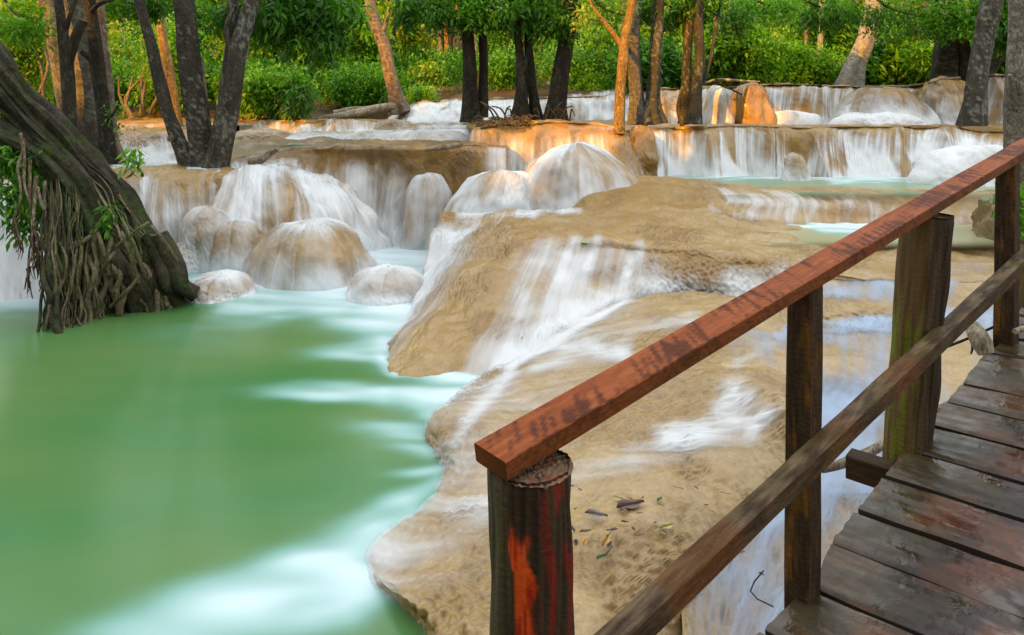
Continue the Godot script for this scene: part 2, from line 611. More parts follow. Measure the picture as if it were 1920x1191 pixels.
func in_cut_gap(w: Vector3, margin: float) -> bool:  # holes cut in the leaves along rays to the chosen sunlit spots
	for s in shade_rays:
		var away: Vector3 = w - s[0]
		var k := away.dot(SUN)
		if k > 0.4 and (away - SUN * k).length_squared() < (s[1] + margin) * (s[1] + margin): return true
	return false


# ---------------------------------------------------------------- the scene

func _ready() -> void:
	rng.seed = 20240611
	var cam := Camera3D.new()
	cam.name = "camera"
	cam.projection = Camera3D.PROJECTION_FRUSTUM
	cam.near = 0.1
	cam.far = 600.0
	cam.size = 1191.0 / F * 0.1
	cam.frustum_offset = Vector2(0.0, -(595.5 - 200.0) / F * 0.1)
	cam.position = Vector3(0, EYE, 0)
	add_child(cam)
	cam.current = true

	var env := Environment.new()
	var sky_material := ProceduralSkyMaterial.new()
	sky_material.sky_top_color = Color(0.95, 0.98, 1.0)
	sky_material.sky_horizon_color = Color(0.72, 0.73, 0.72)
	sky_material.sky_curve = 0.35
	sky_material.sky_energy_multiplier = 1.15
	sky_material.ground_bottom_color = Color(0.20, 0.22, 0.14)
	sky_material.ground_horizon_color = Color(0.50, 0.52, 0.42)
	sky_material.sun_angle_max = 0.0
	env.background_mode = Environment.BG_SKY
	env.sky = Sky.new()
	env.sky.sky_material = sky_material
	env.background_energy_multiplier = 1.0
	env.tonemap_mode = Environment.TONE_MAPPER_LINEAR
	env.tonemap_exposure = 1.85
	env.sdfgi_enabled = true
	env.ssao_enabled = true
	env.ssil_enabled = true
	var world := WorldEnvironment.new()
	world.name = "environment"
	world.environment = env
	add_child(world)

	var sun := DirectionalLight3D.new()
	sun.name = "sun"
	sun.light_energy = 1.6
	sun.light_color = Color(1.0, 0.70, 0.13)
	sun.light_angular_distance = 0.5
	sun.shadow_enabled = true
	add_child(sun)
	sun.look_at_from_position(SUN * 50.0, Vector3.ZERO)

	nz.seed = 5
	nz.frequency = 1.0
	nz.fractal_octaves = 3
	nz.noise_type = FastNoiseLite.TYPE_SIMPLEX_SMOOTH
	n1.seed = 9
	n1.frequency = 1.0
	n1.fractal_type = FastNoiseLite.FRACTAL_NONE
	n1.noise_type = FastNoiseLite.TYPE_SIMPLEX_SMOOTH
	make_materials()
	for k in 4: clumps.append(make_clump(k))

	sunlit_places()
	ground()
	pools()
	left_falls()
	middle_falls()
	right_falls()
	foreground_rock()
	footbridge()
	fig_tree()
	trees()
	forest()
	added_shade_trees()
	litter()


func noise_tex(freq: float, octaves: int, normal: bool, bump := 4.0, size := 512, lo := 0.0, hi := 1.0, kind := FastNoiseLite.TYPE_SIMPLEX_SMOOTH) -> NoiseTexture2D:
	var t := NoiseTexture2D.new()
	var n := FastNoiseLite.new()
	n.noise_type = kind
	n.frequency = freq
	n.fractal_octaves = octaves
	n.seed = int(freq * 1000.0) + octaves
	t.noise = n
	t.width = size
	t.height = size
	t.seamless = true
	t.as_normal_map = normal
	t.bump_strength = bump
	if not normal:
		var g := Gradient.new()
		g.set_color(0, Color(lo, lo, lo))
		g.set_color(1, Color(hi, hi, hi))
		t.color_ramp = g
	return t


func surface(rough: float, normal: Texture2D, scale: Vector3, strength: float, spec := 0.5) -> StandardMaterial3D:
	var m := StandardMaterial3D.new()
	m.vertex_color_use_as_albedo = true
	m.roughness = rough
	m.metallic_specular = spec
	m.uv1_triplanar = true
	m.uv1_world_triplanar = true
	m.uv1_scale = scale
	if normal:
		m.normal_enabled = true
		m.normal_texture = normal
		m.normal_scale = strength
	return m


func make_materials() -> void:
	var grain := noise_tex(0.018, 5, true, 9.0, 1024)
	mats.rock = surface(0.42, grain, Vector3(0.9, 0.9, 0.9), 0.6, 0.5)
	mats.rock.albedo_texture = noise_tex(0.03, 5, false, 0, 1024, 0.84, 1.10)
	mats.rock.clearcoat_enabled = true
	mats.rock.clearcoat = 0.18
	mats.rock.clearcoat_roughness = 0.22
	mats.soil = surface(0.9, grain, Vector3(0.6, 0.6, 0.6), 1.0, 0.3)
	mats.bark = surface(0.82, noise_tex(0.03, 5, true, 10.0, 512), Vector3(2.6, 0.7, 2.6), 1.0, 0.35)
	mats.bark.albedo_texture = noise_tex(0.035, 5, false, 0, 512, 0.35, 1.55)
	mats.veil = StandardMaterial3D.new()
	mats.veil.transparency = BaseMaterial3D.TRANSPARENCY_ALPHA
	mats.veil.vertex_color_use_as_albedo = true
	mats.veil.roughness = 0.55
	mats.veil.metallic_specular = 0.35
	mats.pool = surface(0.22, noise_tex(0.006, 3, true, 2.0, 512), Vector3(0.35, 0.35, 0.9), 0.03, 0.36)
	mats.pool_thin = mats.pool.duplicate()
	mats.pool_thin.roughness = 0.3
	mats.pool_thin.transparency = BaseMaterial3D.TRANSPARENCY_ALPHA
	mats.leaf = StandardMaterial3D.new()
	mats.leaf.vertex_color_use_as_albedo = true
	mats.leaf.roughness = 0.48
	mats.leaf.metallic_specular = 0.4
	mats.leaf.backlight_enabled = true
	mats.leaf.backlight = Color(0.90, 1.0, 0.50)
	mats.litter = StandardMaterial3D.new()
	mats.litter.vertex_color_use_as_albedo = true
	mats.litter.roughness = 0.5
	mats.plank = surface(0.34, noise_tex(0.022, 5, true, 7.0, 512), Vector3(1.6, 1.6, 1.6), 0.30, 0.42)
	mats.plank.roughness_texture = noise_tex(0.008, 4, false, 0, 512, 0.0, 0.85)
	mats.plank.roughness = 0.8
	mats.timber = surface(0.66, noise_tex(0.03, 4, true, 7.0, 512), Vector3(3, 3, 3), 0.6, 0.25)


# ---------------------------------------------------------------- land and pools

func ground() -> void:
	var mb := MB.new()
	var d := [15.0, 19.0, 21.0, 24.0, 30.0, 42.0, 65.0, 110.0]
	var left := [1.2, 1.75, 2.5, 2.9, 3.6, 6.0, 12.0, 24.0]
	var right := [1.0, 1.9, 2.72, 3.1, 4.0, 7.0, 13.0, 26.0]
	var rows := []
	for k in 8:
		var r := []
		for q in 13:
			var x: float = -d[k] * 1.7 + d[k] * 3.4 * q / 12.0
			var s := smoothstep(-8.0, 0.0, x)
			r.append([Vector3(x, lerpf(left[k], right[k], s), -d[k]), 0.0])
		rows.append(r)
	rows.reverse()
	var l := loft(net_points(rows), 180, 16)
	var p := PackedVector3Array()
	var uv := PackedVector2Array()
	var col := PackedColorArray()
	for q in l[0]:
		var w := Vector3(q.x, q.y, q.z)
		w.y += 0.25 * nz.get_noise_2d(w.x * 0.3, w.z * 0.3) + 0.05 * nz.get_noise_2d(w.x * 2.0, w.z * 2.0)
		p.append(w)
		uv.append(Vector2(w.x, w.z))
		var a := clampf(0.5 + nz.get_noise_2d(w.x * 0.9, w.z * 0.9), 0, 1)
		col.append(Color(0.045, 0.030, 0.014).lerp(Color(0.10, 0.066, 0.028), a))
	emit(mb, p, l[1], l[2], false, uv, col)
	solo("forest_floor", mb.mesh(mats.soil), "brown leaf-strewn forest floor rising behind the falls", "ground", "", "structure")
	var bed := MB.new()
	var bp := PackedVector3Array([Vector3(-300, -0.75, -300), Vector3(300, -0.75, -300), Vector3(-300, -0.75, 300), Vector3(300, -0.75, 300)])
	emit(bed, bp, 2, 2, false, PackedVector2Array([Vector2(), Vector2(), Vector2(), Vector2()]), PackedColorArray([BROWN, BROWN, BROWN, BROWN]))
	solo("river_bed", bed.mesh(mats.soil), "brown river bed beneath the pools", "ground", "", "structure")


func pools() -> void:
	var deep := Color(0.044, 0.150, 0.042)
	var shallow := Color(0.096, 0.172, 0.052)
	pool("lower_pool", "wide milky green pool with white foam below the left falls", 0.0, -420, 1120, 440, 1500, 300, 240, [
		[380, 536, 640, 540, 27, 0.97], [640, 540, 780, 585, 32, 0.97], [460, 500, 800, 500, 32, 0.97], [700, 460, 830, 480, 32, 0.97], [420, 575, 640, 578, 16, 0.57],
		[580, 600, 770, 612, 26, 0.89], [540, 668, 760, 650, 17, 0.77], [700, 690, 900, 712, 17, 0.86], [440, 728, 700, 742, 16, 0.67], [600, 738, 890, 745, 20, 0.89], [760, 775, 850, 775, 16, 0.52],
		[600, 795, 830, 815, 16, 0.58], [690, 835, 840, 848, 13, 0.48], [700, 892, 850, 872, 12, 0.52], [620, 985, 830, 905, 17, 0.54],
		[560, 1045, 770, 965, 26, 0.58], [260, 1140, 690, 1020, 35, 0.67], [60, 1215, 640, 1085, 37, 0.67], [100, 1240, 480, 1160, 43, 0.46],
		[560, 1105, 700, 1100, 36, 0.61], [480, 1180, 650, 1150, 36, 0.50], [660, 1050, 690, 1120, 22, 0.42],
		[-200, 560, 60, 560, 24, 0.97], [60, 545, 110, 575, 16, 0.81], [705, 620, 735, 690, 13, 0.67], [160, 640, 520, 595, 19, 0.19], [100, 700, 420, 640, 29, 0.08],
	], deep, shallow, false)
	pool("terrace_pool", "pale green pool below the wide right-hand fall", 1.0, 1120, 2100, 322, 372, 200, 60, [
		[1150, 331, 2000, 331, 4.5, 1.0], [1560, 338, 1800, 336, 6, 0.8], [1120, 336, 1220, 335, 4, 0.8],
	], Color(0.136, 0.248, 0.152), Color(0.240, 0.272, 0.152))
	pool("shallow_pool", "thin pale turquoise pool on the rock terrace behind the handrail", 0.655, 1180, 2050, 404, 468, 180, 60, [
		[1240, 411, 1480, 412, 3.5, 0.9], [1400, 413, 1640, 426, 6, 0.95], [1540, 430, 1700, 440, 12, 0.75], [1640, 428, 1760, 445, 10, 0.5],
	], Color(0.272, 0.272, 0.144), Color(0.344, 0.288, 0.152))
	pool("left_terrace_pool", "white foaming pool on the ledge behind the fig tree", 1.345, -150, 450, 308, 322, 150, 40, [
		[-100, 313, 420, 312, 4, 1.0], [200, 309, 420, 309, 3, 1.0],
	], Color(0.208, 0.248, 0.152), Color(0.288, 0.272, 0.160))
	pool("upper_pool", "thin bright sheet of water above the brown curtain of rock", 1.668, 440, 930, 258, 274.5, 160, 40, [
		[470, 272, 900, 272, 2.5, 0.9], [560, 262, 800, 262, 2, 0.5],
	], Color(0.240, 0.240, 0.128), Color(0.336, 0.288, 0.160))
	pool("far_pool", "narrow green pool below the low back ledge on the left", 1.945, 330, 480, 227, 236, 120, 20, [
		[420, 236, 640, 236, 1.5, 0.8],
	], Color(0.160, 0.288, 0.200), Color(0.224, 0.304, 0.200))


# ---------------------------------------------------------------- falls and ledges, from the left

func left_falls() -> void:
	ledge(net_points([
		[[-160, 312, 12.6], [0, 312, 12.5], [140, 312, 12.4]],
		[[-160, 330, 10.4, 0.1], [-20, 332, 10.2, 0.1], [30, 334, 10.1, 0.2], [100, 338, 10.2, 0.2]],
		[[-160, 370, 10.0, 0.55], [-20, 366, 9.8, 0.5], [30, 362, 9.7, 0.85], [100, 372, 9.9, 0.5]],
		[[-160, 460, 9.4, 0.8], [-20, 450, 9.3, 0.75], [30, 440, 9.2, 1.0], [100, 450, 9.4, 0.75]],
		[[-160, 575, 8.5, 1.0], [-20, 570, 8.4, 1.0], [40, 560, 8.5, 1.0], [110, 555, 8.7, 1.0]],
		[[-160, 640, 8.3], [-20, 640, 8.2], [40, 640, 8.3], [110, 640, 8.4]],
	]), {"rock": "tan rock ledge at the left edge behind the leaning fig tree", "water": "white waterfall at the left edge behind the hanging fig roots", "tone": [PINK, TAN, OCHRE], "streak": 3.0, "lobes": 0.25})
	ledge(net_points([
		[[190, 309, 12.8], [300, 309, 12.8], [440, 306, 12.6]],
		[[190, 324, 11.1, 0.0], [300, 323, 11.15, 0.05], [370, 325, 11.1, 0.1], [425, 333, 11.0, 0.3]],
		[[190, 345, 10.75, 0.25], [300, 343, 10.85, 0.25], [360, 346, 10.85, 0.2], [420, 360, 10.8, 0.35]],
		[[200, 405, 10.55, 0.55], [300, 405, 10.6, 0.6], [360, 410, 10.6, 0.6], [415, 415, 10.6, 0.6]],
		[[200, 490, 10.4, 0.7], [300, 492, 10.4, 0.75], [360, 498, 10.4, 0.8], [420, 500, 10.4, 0.9]],
		[[200, 560, 10.3], [300, 560, 10.3], [360, 560, 10.3], [420, 560, 10.3]],
	]), {"rock": "tan rounded rock ledge just right of the leaning fig trunk", "water": "thin streaked waterfall over the ledge right of the fig trunk", "tone": [TAN, OCHRE, PINK], "streak": 5.0, "lobes": 0.18})
	ledge(net_points([
		[[430, 262, 14.2], [600, 259, 14.5], [750, 260, 14.4], [860, 264, 13.8], [950, 268, 13.2]],
		[[425, 300, 12.0, 0.1], [520, 284, 12.3, 0.0], [600, 277, 12.4, 0.0], [720, 278, 12.4, 0.0], [830, 277, 12.2, 0.0], [900, 279, 12.1, 0.15], [950, 284, 12.0, 0.5]],
		[[420, 330, 11.5, 0.6], [510, 305, 12.1, 0.15], [600, 295, 12.35, 0.0], [720, 300, 12.4, 0.05], [830, 300, 12.15, 0.0], [900, 302, 12.0, 0.15], [950, 312, 11.8, 0.6]],
		[[420, 365, 11.1, 0.75], [505, 335, 11.5, 0.7], [590, 345, 12.0, 0.6], [720, 340, 12.3, 0.3], [830, 335, 12.1, 0.02], [900, 340, 11.95, 0.15], [950, 350, 11.7, 0.7]],
		[[415, 425, 10.7, 0.7], [510, 400, 10.9, 0.7], [600, 410, 11.5, 0.7], [710, 405, 12.1, 0.7], [820, 395, 12.0, 0.25], [880, 395, 11.8, 0.4], [940, 400, 11.6, 0.7]],
		[[415, 500, 10.4, 0.9], [520, 490, 10.5, 0.8], [610, 485, 11.0, 0.85], [700, 475, 11.8, 1.0], [800, 470, 11.9, 1.0], [860, 455, 11.7, 0.9], [930, 440, 11.6, 0.8]],
		[[415, 560, 10.3], [520, 560, 10.3], [610, 560, 10.8], [700, 560, 11.6], [800, 560, 11.8], [860, 560, 11.6], [930, 560, 11.5]],
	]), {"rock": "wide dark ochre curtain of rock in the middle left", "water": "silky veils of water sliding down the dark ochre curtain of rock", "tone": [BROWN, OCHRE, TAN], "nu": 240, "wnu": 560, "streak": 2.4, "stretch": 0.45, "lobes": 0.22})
	dome(583, 520, 9.75, 112, 418, {"rock": "largest round boulder in the pool below the left falls", "water": "water film flowing over the largest round boulder", "wcategory": "water film", "cov": [1.0, 0.80, 0.25, 0.25, 0.5, 0.75], "tone": [PINK, TAN, PINK]})
	dome(447, 500, 10.25, 60, 410, {"rock": "small upright boulder left of the largest round boulder", "water": "water film on the small upright boulder", "wcategory": "water film", "cov": [0.8, 0.5, 0.3, 0.3, 0.5, 0.8], "tone": [PINK, TAN, PINK]})
	dome(390, 502, 10.4, 62, 392, {"rock": "narrow rock mound between the tan ledge and the tall mound", "water": "streaked flow over the narrow mound", "cov": [0.85, 0.55, 0.45, 0.45, 0.5, 0.8], "tone": [PINK, TAN, PINK], "streak": 3.0, "boxy": true})
	dome(342, 506, 10.15, 46, 454, {"rock": "low boulder at the foot of the tan ledge", "water": "water film on the low boulder", "wcategory": "water film", "cov": [0.5, 0.4, 0.4, 0.5, 0.6, 0.8], "tone": [PINK, TAN, PINK]})
	ledge(net_points([
		[[432, 322, 12.1], [480, 312, 12.2], [535, 316, 12.4], [590, 326, 12.5], [640, 338, 12.6], [690, 362, 12.6]],
		[[424, 330, 11.1, 0.5], [470, 314, 11.3, 0.75], [525, 318, 11.5, 0.7], [575, 326, 11.7, 0.7], [622, 338, 11.9, 0.75], [668, 360, 12.1, 0.7]],
		[[404, 366, 10.7, 0.65], [462, 348, 10.75, 0.55], [528, 350, 10.95, 0.45], [590, 360, 11.25, 0.65], [648, 376, 11.55, 0.75], [694, 396, 11.9, 0.8]],
		[[386, 425, 10.45, 0.6], [454, 415, 10.4, 0.5], [532, 410, 10.5, 0.3], [606, 412, 10.95, 0.6], [668, 424, 11.35, 0.75], [714, 434, 11.8, 0.8]],
		[[372, 500, 10.3, 0.9], [448, 500, 10.25, 0.7], [534, 495, 10.35, 0.6], [618, 482, 10.8, 0.85], [690, 470, 11.4, 1.0], [738, 464, 11.8, 0.9]],
		[[366, 560, 10.2], [448, 560, 10.2], [534, 560, 10.3], [618, 560, 10.7], [690, 560, 11.3], [740, 560, 11.7]],
	]), {"rock": "bulging rock shoulder left of the dark curtain", "water": "long white arcs of water sweeping right off the bulging shoulder", "tone": [PINK, TAN, PINK], "nu": 180, "wnu": 460, "streak": 3.0, "stretch": 0.4, "rough": 1.5, "sharp": 0.95, "name": "boulder", "category": "boulder"})
	dome(800, 468, 11.9, 50, 322, {"rock": "slender upright mound against the dark curtain", "water": "pale water film on the slender upright mound", "cov": [0.8, 0.6, 0.5, 0.5, 0.6, 0.9], "tone": [PINK, TAN, PINK], "rz": 0.34, "streak": 3.0, "boxy": true})
	dome(728, 562, 8.8, 74, 506, {"rock": "low pinkish boulder half under foam", "water": "foam running over the low pinkish boulder", "wcategory": "water film", "cov": [0.9, 0.8, 0.6, 0.5, 0.9, 1.0], "tone": [PINK, TAN, PINK], "rz": 0.5, "sharp": 0.2})
	dome(415, 556, 8.95, 62, 518, {"rock": "low boulder beside the fig roots", "water": "white water over the low boulder beside the fig roots", "wcategory": "water film", "cov": [0.9, 0.8, 0.55, 0.5, 0.8, 1.0], "tone": [PINK, TAN, PINK], "rz": 0.5})
	dome(430, 352, 11.3, 34, 318, {"rock": "bare tan knob below the forked tree", "tone": [TAN, OCHRE, TAN], "rz": 0.35})
	# the steps farther back on the left
	ledge(net_points([
		[[190, 240, 16.5], [300, 240, 16.5], [420, 240, 16.5]],
		[[190, 256, 14.4, 0.0], [260, 253, 14.4, 0.05], [340, 252, 14.4, 0.1], [420, 256, 14.3, 0.2]],
		[[190, 268, 14.1, 0.1], [260, 266, 14.1, 0.2], [340, 268, 14.0, 0.5], [420, 272, 14.0, 0.4]],
		[[190, 288, 13.8, 0.6], [260, 290, 13.7, 0.8], [340, 292, 13.6, 0.8], [420, 296, 13.5, 0.6]],
		[[190, 314, 13.3, 1.0], [260, 313, 13.2, 1.0], [340, 314, 13.0, 1.0], [420, 316, 12.8, 0.9]],
		[[190, 330, 13.2], [260, 330, 13.1], [340, 330, 12.9], [420, 330, 12.7]],
	]), {"rock": "ochre step of rock behind the three left trunks", "water": "short white fall seen between the fig tree and the thin leaning trunk", "tone": [OCHRE, TAN, PINK], "streak": 3.0, "lobes": 0.3})
	ledge(net_points([
		[[150, 226, 20], [300, 222, 20], [430, 224, 20]],
		[[180, 238, 18.2], [240, 231, 18.2], [300, 226, 18.2], [400, 229, 18.0], [430, 234, 17.8]],
		[[180, 240, 17.8, 0.1], [240, 238, 17.8, 0.2], [300, 236, 17.8, 0.2], [400, 238, 17.6, 0.3], [430, 241, 17.4]],
		[[180, 252, 17.4, 0.3], [240, 252, 17.4, 0.4], [300, 252, 17.4, 0.4], [400, 252, 17.2, 0.5], [430, 252, 17]],
	]), {"rock": "low sunlit rock ledge at the back left, below the amber bank", "water": "few thin trickles over the low back-left ledge", "tone": [TAN, OCHRE, TAN], "nu": 110})
	ledge(net_points([
		[[440, 226, 20], [600, 224, 20.5], [760, 226, 20]],
		[[446, 234, 17.4, 0.1], [520, 229, 17.5, 0.1], [600, 228, 17.6, 0.2], [680, 229, 17.4, 0.2], [770, 232, 17.2, 0.3]],
		[[446, 240, 17.1, 0.3], [520, 238, 17.2, 0.3], [600, 238, 17.2, 0.4], [680, 239, 17.0, 0.5], [770, 242, 16.8, 0.5]],
		[[446, 254, 16.8, 0.3], [520, 253, 16.9, 0.5], [600, 253, 16.9, 0.8], [680, 254, 16.6, 0.9], [770, 258, 16.3, 0.8]],
	]), {"rock": "long low back ledge with amber streaks right of the forked tree", "water": "thin falls along the long low back ledge", "tone": [TAN, OCHRE, PINK], "nu": 140, "lobes": 0.35})
	dome(650, 262, 15.2, 150, 250, {"rock": "flat pale hump of rock above the dark curtain", "water": "white water over the flat pale hump", "wcategory": "water film", "cov": [0.5, 0.5, 0.6, 0.7, 0.7, 0.7], "tone": [PINK, TAN, PINK], "rz": 0.9})
	dome(790, 268, 14.6, 110, 247, {"rock": "low hump of rock left of the amber fall", "water": "white water over the low hump left of the amber fall", "wcategory": "water film", "cov": [0.7, 0.7, 0.6, 0.6, 0.7, 0.8], "tone": [PINK, TAN, OCHRE], "rz": 0.8})
	dome(735, 254, 15.8, 36, 226, {"rock": "small tan knob above the low hump", "water": "trickles on the small tan knob", "wcategory": "water film", "cov": [0.1, 0.2, 0.3, 0.4, 0.4, 0.4], "tone": [OCHRE, TAN, TAN]})
	dome(490, 262, 14.9, 62, 242, {"rock": "low smooth rock just right of the forked tree", "tone": [TAN, PINK, TAN], "rz": 0.5})


func middle_falls() -> void:
	ledge(net_points([
		[[700, 200, 24], [900, 190, 24], [1200, 184, 24]],
		[[735, 203, 20.2, 0.1], [790, 194, 20.0, 0.2], [870, 189, 20.0, 0.2], [960, 186, 20.0, 0.2], [1060, 184, 19.8, 0.3], [1200, 180, 19.6, 0.3]],
		[[735, 208, 19.9, 0.5], [790, 200, 19.7, 0.9], [870, 196, 19.6, 0.9], [960, 195, 19.6, 0.6], [1060, 194, 19.4, 0.5], [1200, 192, 19.2, 0.4]],
		[[730, 216, 19.6, 0.8], [790, 212, 19.4, 1.0], [870, 210, 19.2, 1.0], [960, 210, 19.2, 0.7], [1060, 212, 19.0, 0.65], [1200, 212, 18.8, 0.6]],
		[[720, 228, 19.3, 0.8], [790, 228, 19.0, 1.0], [870, 228, 18.8, 1.0], [960, 228, 18.8, 0.7], [1060, 230, 18.6, 0.6], [1200, 232, 18.4, 0.6]],
		[[720, 240, 19.2], [790, 240, 18.9], [870, 240, 18.7], [960, 240, 18.7], [1060, 240, 18.5], [1200, 240, 18.3]],
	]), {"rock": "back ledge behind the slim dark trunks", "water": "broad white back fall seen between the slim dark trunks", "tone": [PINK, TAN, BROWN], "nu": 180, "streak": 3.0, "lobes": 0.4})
	ledge(net_points([
		[[1020, 180, 24], [1120, 176, 24], [1340, 174, 24]],
		[[1030, 183, 20.5, 0.2], [1100, 177, 20.5, 0.3], [1170, 170, 20.5, 0.3], [1260, 165, 20.3, 0.2], [1340, 165, 20.2, 0.2]],
		[[1030, 190, 19.6, 0.3], [1100, 187, 19.4, 0.3], [1170, 184, 19.2, 0.4], [1260, 182, 19.0, 0.2], [1340, 180, 19, 0.2]],
		[[1030, 196, 19.2, 0.6], [1100, 194, 18.9, 0.6], [1170, 192, 18.7, 0.8], [1260, 190, 18.5, 0.3], [1340, 190, 18.5, 0.3]],
		[[1030, 230, 18.7, 0.6], [1100, 230, 18.4, 0.6], [1170, 232, 18.2, 0.8], [1260, 232, 18.0, 0.4], [1340, 232, 18.0, 0.4]],
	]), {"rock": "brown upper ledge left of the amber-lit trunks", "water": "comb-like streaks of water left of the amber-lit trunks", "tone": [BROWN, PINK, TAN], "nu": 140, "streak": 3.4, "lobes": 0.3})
	ledge(net_points([
		[[700, 236, 17.5], [820, 234, 17.5], [930, 232, 17.5]],
		[[745, 242, 15.6, 0.3], [800, 236, 15.4, 0.4], [850, 236, 15.2, 0.5], [930, 238, 15.0, 0.2]],
		[[740, 250, 15.2, 0.7], [800, 246, 15.1, 0.8], [850, 246, 14.9, 0.8], [930, 248, 14.7, 0.4]],
		[[735, 270, 14.8, 0.7], [800, 272, 14.6, 0.7], [850, 274, 14.4, 0.8], [930, 276, 14.2, 0.5]],
		[[735, 280, 14.7], [800, 284, 14.5], [850, 286, 14.3], [930, 290, 14.1]],
	]), {"rock": "short ledge beneath the left pair of dark trunks", "water": "row of thin white streams beneath the left pair of dark trunks", "tone": [TAN, BROWN, PINK], "streak": 2.6})
	ledge(net_points([
		[[860, 226, 17.5], [1000, 226, 17.5], [1200, 228, 17.2]],
		[[885, 246, 13.3, 0.2], [940, 234, 13.6, 0.0], [1040, 232, 13.7, 0.0], [1120, 236, 13.6, 0.0], [1160, 244, 13.4, 0.0], [1190, 250, 13.6, 0.0]],
		[[880, 262, 12.9, 0.3], [940, 250, 13.25, 0.04], [1040, 250, 13.35, 0.04], [1120, 252, 13.25, 0.04], [1165, 260, 13.0, 0.05], [1195, 265, 13.3, 0.05]],
		[[875, 300, 12.6, 0.55], [940, 293, 12.95, 0.30], [1040, 286, 13.05, 0.32], [1120, 286, 13.0, 0.32], [1172, 300, 12.8, 0.1], [1200, 300, 13.1, 0.1]],
		[[860, 400, 11.9, 0.85], [940, 402, 12.1, 0.8], [1040, 402, 12.1, 0.8], [1120, 402, 12.1, 0.8], [1185, 380, 12.4, 0.2], [1210, 345, 12.9, 0.2]],
		[[860, 440, 11.8], [940, 430, 12.0], [1040, 430, 12.0], [1120, 430, 12.0], [1185, 420, 12.3], [1210, 380, 12.8]],
	]), {"rock": "central amber-lit ledge below the slim dark trunks", "water": "thin curtain of water down the central amber-lit ledge", "tone": [OCHRE, TAN, OCHRE], "nu": 200, "streak": 3.2, "lobes": 0.3})
	dome(1078, 402, 11.75, 116, 274, {"rock": "big round mound in the centre under the amber-lit ledge", "water": "white ribs of water fanning over the big central mound", "cov": [0.7, 0.62, 0.55, 0.5, 0.55, 0.8], "tone": [PINK, TAN, PINK], "rz": 0.85, "streak": 2.0, "sharp": 0.95})
	dome(930, 412, 11.5, 92, 322, {"rock": "sloping rock left of the central mound", "water": "white chute running down left of the central mound", "cov": [0.8, 0.8, 0.75, 0.7, 0.8, 1.0], "tone": [PINK, TAN, PINK], "rz": 0.7, "lean": 0.25, "sharp": 0.8, "streak": 2.0})
	dome(1200, 336, 13.6, 34, 236, {"rock": "bare rough rock pillar between the central and right falls", "tone": [OCHRE, TAN, BROWN], "rz": 0.45, "rough": 1.5})


